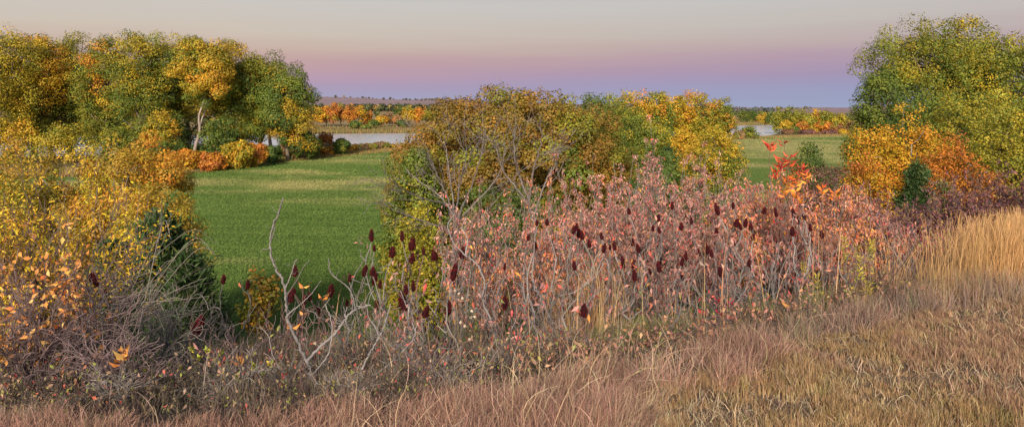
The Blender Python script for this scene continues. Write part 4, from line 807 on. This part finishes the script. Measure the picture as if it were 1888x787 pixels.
# ------------------------------------------------------------------ brush at the left: yellow lance leaves, orange ovals, arching bare twigs
bush('yellow_leaved_bush', 'twiggy bush with bright yellow lance shaped leaves in front of the ashes', 'bush', 70, 7.2, 305, 300, 610, pal=YLEAF, bark='purple', stems=8, lev=3, per=5.5, size=.052, asp=.30, droop=.25, r0=.016, kids=(4, 5), up=.10, spread=.75, along=.4, clus=.8)
bush('yellow_leaved_bush', 'second twiggy yellow leaved bush nearer the tall dark juniper', 'bush', 190, 7.8, 365, 190, 611, pal=YLEAF, bark='grey', stems=6, lev=3, per=4, size=.052, asp=.30, droop=.3, r0=.014, kids=(3, 5), up=.10, spread=.75, along=.3, clus=.8)
bush('orange_leaved_bush', 'near bush with large soft orange oval leaves on dark twigs', 'bush', 60, 5.6, 430, 290, 612, pal=OLEAF, bark='purple', stems=7, lev=3, per=1.5, size=.056, asp=.55, droop=.2, r0=.013, kids=(4, 5), up=.04, spread=.95, along=.2, clus=.8)
bush('yellow_leaved_bush', 'lower yellow leaved bush at the picture edge over the dark twigs', 'bush', -40, 6.4, 400, 300, 613, pal=YLEAF + [(3, (.8, .4, .1))], bark='purple', stems=7, lev=3, per=3.2, size=.06, asp=.32, droop=.3, r0=.013, kids=(4, 5), up=.06, spread=.9, along=.3, clus=.8)
bt = [(40, 5.2, 520, 320, 'tangled dark bare bush under the orange oval leaves', 'purple', .1), (150, 5.6, 500, 300, 'tangled bare bush below the yellow leaves', 'purple', .12), (265, 6.4, 545, 220, 'bare grey bush arching in front of the tall dark juniper', 'grey', .35), (340, 7.0, 560, 180, 'bare grey bush reaching toward the hay field', 'grey', .3), (215, 4.9, 600, 260, 'low bare bush at the bottom among dry grass', 'purple', 0)]
for i, (px, Yd, top, w, lab, bk, ln) in enumerate(bt):
    bush('bare_bush', lab, 'bush', px, Yd, top, w, 620 + i, bark=bk, group='bare tangled bushes before the junipers', stems=8, lev=3, r0=.015, kids=(3, 5), wander=.2, up=-.01, spread=1.0, ratio=.66, lean=(ln, 0), minr=.0027)
nb2 = [(300, 4.5, 650, 150, 'tangled brown brush just above the large orange leaf tuft'), (420, 4.6, 650, 150, 'tangled grey brush below the yellow green weeds'), (500, 4.4, 690, 150, 'tangled brown brush at the base of the antler stem'), (640, 4.5, 680, 150, 'tangled grey brush at the base of the leaning dead sumac'),
 (730, 4.6, 660, 150, 'tangled brown brush before the near ragged head'), (830, 4.6, 650, 150, 'tangled grey brush beside the dark curving stem'), (930, 4.9, 640, 150, 'tangled brown brush in front of the crooked arms'), (210, 4.3, 680, 160, 'tangled grey brush under the large orange leaf tuft'), (60, 4.2, 690, 170, 'tangled brown brush at the bottom by the picture edge'), (1030, 4.9, 650, 130, 'tangled grey brush before the lone dark head stalk'),
 (350, 3.95, 700, 150, 'low tangled brush at the bottom under the yellow green weeds'), (480, 3.9, 715, 140, 'low tangled brush at the bottom below the antler stem'), (590, 4.0, 700, 140, 'low tangled brush at the bottom beside the leaning dead sumac'), (700, 3.95, 695, 150, 'low tangled brush at the bottom below the ragged head'), (810, 4.05, 690, 140, 'low tangled brush by the foot of the dark curving stem'), (150, 3.9, 710, 170, 'low tangled brush at the bottom under the bare tangled bushes'), (910, 4.2, 690, 140, 'low tangled brush where the pinkish tussocks begin'),
 (1000, 4.6, 622, 130, 'low tangled brush among the pinkish tussocks near the lone dark head'), (1090, 4.8, 605, 130, 'low tangled brush at the thick end of the fallen branch'), (1180, 5.0, 590, 130, 'low tangled brush below the middle of the fallen branch'), (1270, 5.2, 575, 130, 'low tangled brush below the thin end of the fallen branch'), (1370, 5.4, 555, 130, 'low tangled brush past the thin end of the fallen branch'), (1460, 5.7, 535, 120, 'low tangled brush below the six heads'), (1550, 6.0, 515, 120, 'low tangled brush below the goldenrod'), (1640, 6.5, 485, 110, 'low tangled brush between the goldenrod and the golden grass')]
for i, (px, Yd, top, w, lab) in enumerate(nb2):
    bush('tangled_brush', lab, 'brush', px, Yd, top, w, 900 + i, bark='grey' if 'grey' in lab else 'dark', pal=[(3, (.36, .24, .15)), (1.5, (.30, .32, .07)), (.6, (.5, .12, .08))] if px < 960 else [(4, (.36, .17, .12)), (2, (.45, .24, .13)), (1, (.28, .27, .07))], group='tangled brush along the bottom grass', stems=9, lev=2, r0=.007, kids=(4, 6), wander=.28, up=.03, spread=1.0, minr=.0019, per=.35 if px < 960 else 1.2, size=.03 if px < 960 else .04, asp=.5, along=.3, tap=.6)
# long arching twigs sweeping toward the field
rng_a = R(640)
arch = []
for k in range(24):
    x1, y1 = rng_a.uniform(130, 260), rng_a.uniform(590, 720); x2, y2 = rng_a.uniform(300, 405), rng_a.uniform(440, 610); my = min(y1, y2) - rng_a.uniform(-10, 60)
    arch.append((.0062, .0020, (0, rng_a.uniform(-.5, .8)), (195 + (x1 - 195) * .4, 735), (x1, y1), ((x1 * .6 + x2 * .4), (y1 * .55 + my * .45) - 15), ((x1 * .2 + x2 * .8), my + 12), (x2, y2)))
traced('arching_bush', 'grey bush with long arching leafless twigs sweeping over the juniper', 'bush', 6.0, arch, 641, 'grey')

# ------------------------------------------------------------------ weathered forking stems
traced('dead_sumac', 'weathered silver dead sumac forking like antlers with one tall twisted stem', 'dead sumac', 5.6, [
 (.026, .018, (0, 0), (561, 770), (566, 735), (572, 690), (562, 655)),
 (.020, .008, (0, -.15), (562, 658), (545, 620), (531, 585), (527, 550), (522, 520), (505, 488), (498, 458), (502, 420), (513, 395), (522, 366)),
 (.007, .004, (-.1, -.12), (497, 452), (505, 428), (508, 408), (517, 384)),
 (.007, .003, (-.1, -.1), (527, 530), (537, 505), (543, 485), (548, 477)), (.006, .003, (-.1, -.2), (528, 545), (545, 520), (560, 492), (572, 479)),
 (.008, .003, (-.1, -.1), (530, 580), (555, 560), (575, 540), (592, 517)),
 (.019, .011, (0, .2), (564, 668), (590, 640), (615, 618), (632, 596), (646, 577), (664, 567), (683, 562)),
 (.010, .006, (.1, .2), (655, 570), (650, 545), (640, 528), (622, 514), (609, 500), (606, 476)), (.007, .003, (.15, .2), (647, 532), (655, 505), (666, 488), (675, 474)),
 (.010, .005, (0, -.2), (566, 700), (585, 680), (606, 650), (612, 600), (600, 560)), (.012, .006, (0, .1), (570, 720), (600, 712), (640, 700), (690, 690), (720, 668), (760, 628), (768, 598)),
 (.008, .004, (0, .1), (560, 735), (530, 700), (505, 660), (495, 620), (478, 600))], 650)
traced('dead_sumac', 'leaning silver dead sumac with a kinked stem beside the antler forked one', 'dead sumac', 5.3, [
 (.017, .011, (0, 0), (612, 792), (632, 765), (657, 735), (660, 705), (668, 680), (682, 650)),
 (.010, .005, (0, .1), (682, 650), (700, 620), (708, 600), (715, 578), (720, 560)), (.007, .003, (0, 0), (662, 710), (652, 690), (648, 665), (651, 650)), (.006, .003, (0, .1), (700, 622), (690, 600), (680, 585), (676, 566))], 651)
traced('dead_sumac', 'tall thin grey dead sumac curving among the peach coloured leaves', 'dead sumac', 6.6, [
 (.020, .014, (0, 0), (912, 700), (916, 650), (914, 620), (905, 588)), (.014, .008, (0, .2), (905, 588), (890, 555), (893, 520), (880, 488), (858, 470), (835, 445), (826, 415), (838, 395)),
 (.009, .004, (0, 0), (892, 535), (910, 500), (932, 470), (940, 440), (925, 405), (930, 380)), (.008, .003, (0, 0), (862, 560), (864, 530), (868, 500)), (.008, .004, (.1, .2), (905, 590), (880, 575), (862, 562), (850, 545)), (.008, .004, (0, .2), (858, 470), (862, 440), (852, 420), (860, 400))], 652)
traced('dead_sumac', 'dark stem curving up under the peach leaves from the bottom grass', 'dead sumac', 4.6, [(.009, .004, (0, .2), (850, 800), (868, 750), (895, 690), (915, 650), (928, 600))], 653, 'dark')
traced('dead_sumac', 'grey dead sumac with three crooked arms over the straw stalks', 'dead sumac', 7.0, [
 (.020, .013, (0, 0), (984, 672), (992, 640), (1008, 600), (1014, 570)), (.013, .005, (0, 0), (1014, 570), (1030, 545), (1045, 520), (1062, 495), (1085, 480)), (.010, .004, (0, 0), (1012, 580), (1000, 555), (988, 530), (975, 505), (966, 480)), (.010, .004, (0, 0), (1005, 608), (985, 592), (968, 578), (960, 560)), (.008, .004, (0, 0), (1032, 545), (1055, 540), (1080, 525), (1102, 505), (1115, 480))], 654)
traced('fallen_branch', 'long fallen grey branch stretching over the pink grass', 'branch', 5.6, [
 (.013, .008, (0, 0), (1120, 681), (1150, 662), (1189, 645), (1205, 628), (1231, 613), (1258, 615), (1288, 603), (1320, 598), (1352, 587)), (.006, .003, (.02, .05), (1189, 645), (1215, 640), (1240, 632)), (.007, .003, (.0, .1), (1231, 613), (1240, 598), (1250, 585), (1258, 577)), (.005, .003, (0, .1), (1288, 603), (1300, 590), (1318, 580))], 655)
traced('dead_sumac', 'bare dark bush leaning out over the mown grass beside goldenrod', 'dead sumac', 6.4, [
 (.010, .006, (0, 0), (1594, 590), (1604, 570), (1622, 545), (1640, 520)), (.006, .003, (0, 0), (1640, 520), (1655, 500), (1680, 465), (1694, 436)), (.006, .003, (0, 0), (1622, 545), (1618, 520), (1622, 500)), (.005, .003, (0, 0), (1640, 520), (1636, 490), (1642, 462))], 656, 'dark')
traced('dead_sumac', 'slim silver stem standing among the goldenrod', 'dead sumac', 6.2, [(.009, .005, (0, 0), (1566, 612), (1567, 570), (1563, 530), (1558, 495), (1566, 470), (1580, 452)), (.006, .003, (0, 0), (1562, 520), (1550, 505), (1545, 480))], 657)

# ------------------------------------------------------------------ sumac plants with seed heads
sm = [
 (185, 6.6, [(167, 517, 18), (180, 526, 26), (192, 544, 16), (206, 596, 14)], 'sumac with three dark heads inside the yellow leaved brush'),
 (362, 6.0, [(360, 615, 38)], 'single large dark head on a red stalk before the juniper'),
 (425, 8.6, [(412, 522, 18), (457, 532, 18)], 'sumac with two small heads at the hay field edge'),
 (552, 7.0, [(544, 508, 22), (534, 556, 26), (543, 540, 15), (560, 560, 20), (572, 552, 16), (587, 578, 14)], 'sumac heads crowded beside the tall twisted silver stem'),
 (612, 6.6, [(608, 547, 26), (640, 563, 16), (644, 518, 15)], 'sumac heads inside the fork of the antler shaped dead stem'),
 (680, 7.4, [(671, 508, 22), (687, 507, 20), (689, 524, 24), (700, 530, 18), (696, 570, 20)], 'sumac with four heads bunched beside the antler tips'),
 (715, 8.6, [(685, 444, 22), (741, 443, 18), (722, 474, 24), (690, 462, 14)], 'tall sumac with heads standing against the hay field'),
 (765, 8.4, [(758, 460, 24), (758, 485, 20), (781, 469, 14), (803, 479, 22)], 'sumac heads in line before the lime shrub'),
 (755, 6.4, [(749, 541, 22), (762, 536, 20), (747, 572, 40), (782, 584, 26)], 'near sumac with one very large ragged head'),
 (838, 6.4, [(834, 516, 32), (825, 579, 26)], 'sumac with two big heads among white seed tufts'),
 (858, 8.2, [(852, 476, 26)], 'single head before the low peach sumac shrub'),
 (930, 7.4, [(930, 569, 24), (930, 496, 14)], 'sumac with one low head in the shade of peach leaves'),
 (985, 8.8, [(990, 415, 12), (1008, 415, 15), (974, 442, 17), (986, 460, 18)], 'sumac with four small heads in front of the oak foot'),
 (1068, 8.8, [(1057, 431, 17), (1063, 425, 16), (1067, 437, 18), (1074, 441, 17), (1087, 455, 16)], 'sumac with a tight row of heads over the straw stalks'),
 (1120, 8.6, [(1110, 440, 14), (1113, 465, 18), (1133, 460, 17), (1125, 460, 12)], 'sumac with four heads past the tight row'),
 (1070, 5.8, [(1076, 582, 26)], 'lone head on a dark stalk standing out of the pink grass'),
 (1058, 7.2, [(1060, 497, 20)], 'single head on the crooked grey arms'),
 (1165, 7.8, [(1148, 493, 24), (1167, 493, 18), (1171, 517, 24)], 'sumac with three heads low in the mauve thicket'),
 (1172, 9.2, [(1166, 452, 18), (1178, 465, 17), (1160, 394, 15)], 'sumac with a high head and a low pair in the mauve thicket'),
 (1208, 7.8, [(1199, 505, 15), (1216, 501, 24)], 'sumac with two heads above the fallen branch'),
 (1212, 9.6, [(1204, 425, 14), (1216, 429, 15), (1213, 407, 16), (1239, 385, 14)], 'sumac with four small heads high in the pink leaves'),
 (1262, 8.2, [(1263, 480, 18), (1256, 488, 17), (1258, 516, 20)], 'sumac with a column of three heads over the green grass'),
 (1268, 9.6, [(1255, 423, 16), (1275, 413, 15)], 'sumac pair of heads among grey twigs in the thicket'),
 (1302, 8.6, [(1290, 470, 13), (1305, 467, 19), (1312, 473, 15)], 'sumac trio of heads beside bare silver twigs'),
 (1330, 9.4, [(1321, 433, 16), (1325, 396, 24), (1352, 384, 14)], 'sumac with a large high head below the two toned tree'),
 (1372, 9.0, [(1356, 417, 19), (1366, 423, 16), (1374, 418, 18), (1384, 424, 16), (1388, 442, 15)], 'sumac with five heads in a row near the pale field gap'),
 (1345, 8.2, [(1353, 453, 14), (1329, 509, 18), (1381, 491, 15)], 'sumac with scattered heads above the green grass'),
 (1420, 9.4, [(1409, 394, 15), (1432, 399, 17)], 'sumac pair under the scarlet leaf tufts'),
 (1474, 8.8, [(1464, 400, 17), (1483, 404, 17), (1473, 412, 17), (1461, 434, 20), (1494, 425, 15), (1496, 445, 16)], 'sumac with six heads over silver twigs'),
 (1512, 9.0, [(1516, 439, 16)], 'single small head before the rust pink sumac'),
 (1690, 8.2, [(1694, 430, 12)], 'tiny last seed head at the golden grass'),
]
for i, (px, Yd, hs, lab) in enumerate(sm):
    if px > 900 and px < 1650 and Yd > 6: Yd *= .87
    sumac(lab, px, Yd, hs, 700 + i, bark=('silver', 'grey', 'silver', 'red')[i % 4] if len(hs) > 1 else ('red' if i % 2 else 'grey'), leafy=14 * len(hs) if px > 700 else 4)
# silver bare sumacs between
bsp = [(640, 6.9, 560, 150, 'bare grey sumac clump behind the antler forked stem'), (720, 6.6, 520, 150, 'bare grey sumac clump under the largest ragged head'), (820, 7.2, 470, 150, 'bare silver sumac clump among white seed tufts'), (940, 6.8, 500, 150, 'bare silver sumac clump under the peach leaves'),
       (1030, 6.6, 520, 150, 'bare silver sumac clump beside the straw stalks'), (1130, 7.2, 480, 150, 'bare grey sumac clump in the shade of the mauve leaves'), (1230, 7.0, 480, 160, 'bare silver sumac clump above the fallen branch'), (1330, 7.2, 455, 150, 'bare silver sumac clump in the green grass'),
       (1430, 7.2, 440, 160, 'bare silver sumac clump under the six heads'), (1530, 7.2, 455, 150, 'bare grey sumac clump behind the goldenrod'), (480, 7.2, 570, 150, 'bare grey brush beside the bronze sapling'), (560, 8.2, 560, 170, 'bare grey brush at the hay field edge'), (420, 6.2, 600, 150, 'bare grey brush near the yellow flecked weeds'), (1620, 7.6, 450, 120, 'bare brown sumac clump before the golden grass')]
for i, (px, Yd, top, w, lab) in enumerate(bsp):
    bush('bare_sumac', lab, 'sumac', px, Yd, top, w, 760 + i, bark='silver' if 'silver' in lab else ('grey' if i % 2 else 'purple'), pal=PINKD if px > 700 else None, group='bare sumac clumps in the slope grass', stems=6, lev=2, r0=.012, kids=(3, 4), wander=.24, up=.12, spread=.75, minr=.003, per=1.6, size=.07, asp=.4, along=.1)

nb = [(395, 5.3, 640, 130, 'low grey twig clump below the single large dark head'), (455, 5.6, 625, 130, 'low purple twig clump left of the antler stem foot'), (520, 5.0, 660, 120, 'low grey twig clump in the grass before the antler stem'), (590, 6.2, 610, 130, 'low grey twig clump behind the fork of the antler stem'),
      (655, 5.9, 620, 130, 'low brown twig clump behind the leaning dead sumac'), (735, 5.6, 615, 140, 'low grey twig clump under the near ragged head'), (800, 5.3, 640, 130, 'low purple twig clump below the two big heads'), (870, 5.8, 600, 130, 'low brown twig clump before the tall thin dead sumac'),
      (950, 5.6, 610, 130, 'low grey twig clump at the foot of the crooked arms'), (1040, 5.8, 600, 130, 'low purple twig clump below the straw stalks'), (1110, 5.6, 625, 120, 'low grey twig clump at the thick end of the fallen branch'), (1200, 6.2, 590, 140, 'low brown twig clump just above the fallen branch'),
      (1300, 6.2, 580, 140, 'low grey twig clump at the thin end of the fallen branch'), (1400, 6.4, 565, 140, 'low purple twig clump at the edge of the pink grass'), (1500, 6.6, 545, 130, 'low brown twig clump before the goldenrod'), (320, 4.9, 680, 150, 'low dark twig clump beside the large orange leaf tuft'), (120, 4.6, 670, 200, 'low dark twig clump in the grass under the tangled bush'), (25, 4.6, 680, 180, 'low dark twig clump at the picture edge in the grass')]
for i, (px, Yd, top, w, lab) in enumerate(nb):
    bush('twig_clump', lab, 'brush', px, Yd, top, w, 860 + i, bark='grey' if 'grey' in lab else ('purple' if 'purple' in lab else 'dark'), pal=[(3, (.40, .24, .15)), (1, (.30, .30, .07)), (1, (.5, .1, .08))], group='low twig clumps along the grass edge', stems=9, lev=2, r0=.007, kids=(3, 5), wander=.25, up=.08, spread=.8, minr=.0018, per=.8, size=.04, asp=.45, along=.2)
# ------------------------------------------------------------------ small coloured plants
SCAR = [(5, (.60, .055, .04)), (3, (.66, .12, .05)), (2, (.42, .05, .04)), (1, (.65, .22, .06))]
spray('scarlet_sumac', 'young sumac with scarlet leaf tufts standing above the thicket', 'sumac', 8.6, [(1424, 265, 9), (1449, 262, 5), (1438, 290, 12), (1457, 288, 12), (1445, 300, 10), (1478, 308, 10), (1430, 318, 8)], SCAR, 800, size=.115, asp=.34, rise=.5, along=2)
spray('orange_sumac', 'young sumac with bright orange tufts below the scarlet ones', 'sumac', 8.4, [(1448, 325, 12), (1472, 330, 10), (1492, 322, 12), (1440, 345, 10), (1515, 345, 9), (1530, 352, 10), (1466, 352, 9), (1480, 365, 9)], [(5, (.82, .22, .04)), (3, (.84, .36, .05)), (1, (.8, .1, .05))], 801, size=.10, asp=.38, rise=.5, along=2)
spray('orange_leaf_sprig', 'large soft orange leaf tuft low in the near brush', 'sprig', 4.6, [(236, 640, 8), (222, 662, 5)], OLEAF, 802, size=.085, asp=.42, rise=.7)
spray('orange_leaf_sprig', 'small orange leaf tuft beside yellow weeds', 'sprig', 5.0, [(444, 660, 8)], OLEAF, 803, size=.07, asp=.42, rise=.7)
spray('orange_leaf_sprig', 'orange leaves caught between the antler stems', 'sprig', 6.2, [(555, 533, 2), (592, 548, 4), (552, 585, 2), (543, 600, 2)], OLEAF, 804, size=.09, asp=.45, rise=.2)
spray('orange_leaf_sprig', 'orange leaf pair low over the pink grass', 'sprig', 5.8, [(1318, 616, 2), (1446, 556, 3)], OLEAF, 805, size=.08, asp=.4)
spray('magenta_sprig', 'small magenta leaves at the very bottom', 'sprig', 4.2, [(362, 768, 5), (366, 778, 4)], [(1, (.6, .04, .12))], 806, size=.045, asp=.45)
spray('crimson_vine', 'crimson leaflets hanging above the fallen branch end', 'sprig', 6.4, [(1326, 556, 5), (1336, 585, 4), (1356, 566, 5), (1350, 590, 4), (1298, 580, 4), (1405, 610, 3)], [(3, (.6, .03, .06)), (1, (.45, .02, .05))], 807, size=.055, asp=.5, along=3)
YG = [(4, (.45, .45, .06)), (3, (.60, .50, .05)), (2, (.28, .34, .05))]
for i, (Yd, pts, lab) in enumerate([(5.4, [(355, 640), (372, 655), (392, 668), (408, 648), (385, 640), (420, 670), (345, 665)], 'yellow green leafed weed before the juniper foot'), (5.2, [(440, 690), (470, 672), (495, 680), (512, 700), (500, 665)], 'yellow green leafed weed at the antler stem foot'),
                                (4.9, [(625, 720), (630, 745), (618, 700), (780, 730), (788, 700)], 'lime spotted weed in the bottom grass'), (5.3, [(245, 700), (268, 680), (225, 720), (280, 705)], 'lime leafed weed under the orange leaf tuft')]):
    spray('yellow_weed', lab, 'weed', Yd, pts, YG, 810 + i, size=.035, per=10, asp=.6, bark='brown', group='yellow green weeds in the dry grass', rad=.0025, along=8)
GR = [(5, (.50, .36, .05)), (3, (.42, .36, .07)), (1, (.3, .32, .06))]
for i, (Yd, pts, lab) in enumerate([(6.6, [(1560, 440), (1572, 450), (1586, 438), (1548, 462), (1577, 470)], 'tall goldenrod nearest the sumac six heads'), (6.4, [(1600, 450), (1612, 446), (1596, 480), (1618, 470)], 'goldenrod beside the slim silver stem'), (6.2, [(1490, 490), (1502, 505), (1600, 505), (1590, 520)], 'fading goldenrod over the mown edge')]):
    spray('goldenrod_plant', lab, 'goldenrod', Yd, pts, GR, 820 + i, size=.05, per=16, asp=.22, bark='brown', group='goldenrod plants at the thicket end', rad=.003, along=22)
def milkweed(label, Y, pods, seed):
    rng = R(seed); x0 = float(X(pods[0][0], Y)); zb = float(ground(x0, Y)); root = empty('seed_tuft_plant', (x0, Y, zb), label, 'weed', 'weeds with pale fluffy seed tufts'); lines = []
    for k, (a, b) in enumerate(pods):
        t_ = np.array([X(a, Y) - x0, rng.normal() * .06, Z(b, Y) - zb]); lines.append((curve(rng, (t_[0] * .3, 0, -.03), t_, 8, .03), np.linspace(.004, .002, 8)))
        n = 60; v = rdir(rng, n); V, f, cc = leaves(t_ + v * .012 * rng.uniform(.3, 1, (n, 1)), unit(v + rng.normal(size=(n, 3)) * .4), .016, palette(rng, [(3, (.72, .60, .46)), (1, (.60, .46, .32))], n, .1), rng, .8)
        mk('seed_tuft', V, [f], cc, M_leaf, root)
    wood('stem', root, lines, 'brown', 4, M_twig, seed)
milkweed('weed with pale fluffy tufts beside the two big heads', 6.2, [(845, 545), (838, 538), (852, 552), (870, 572), (876, 578), (868, 588)], 830)
milkweed('weed with pale fluffy tufts lower in the brown stalks', 5.9, [(858, 596), (866, 620), (850, 592), (585, 628), (592, 640)], 831)
spray('grass_stalk', 'long straw stalk leaning across the bottom grass', 'stalk', 4.3, [(742 * .5, 660, 1)], [(1, (.6, .42, .25))], 840, size=.03, bark='pale', rad=.002)
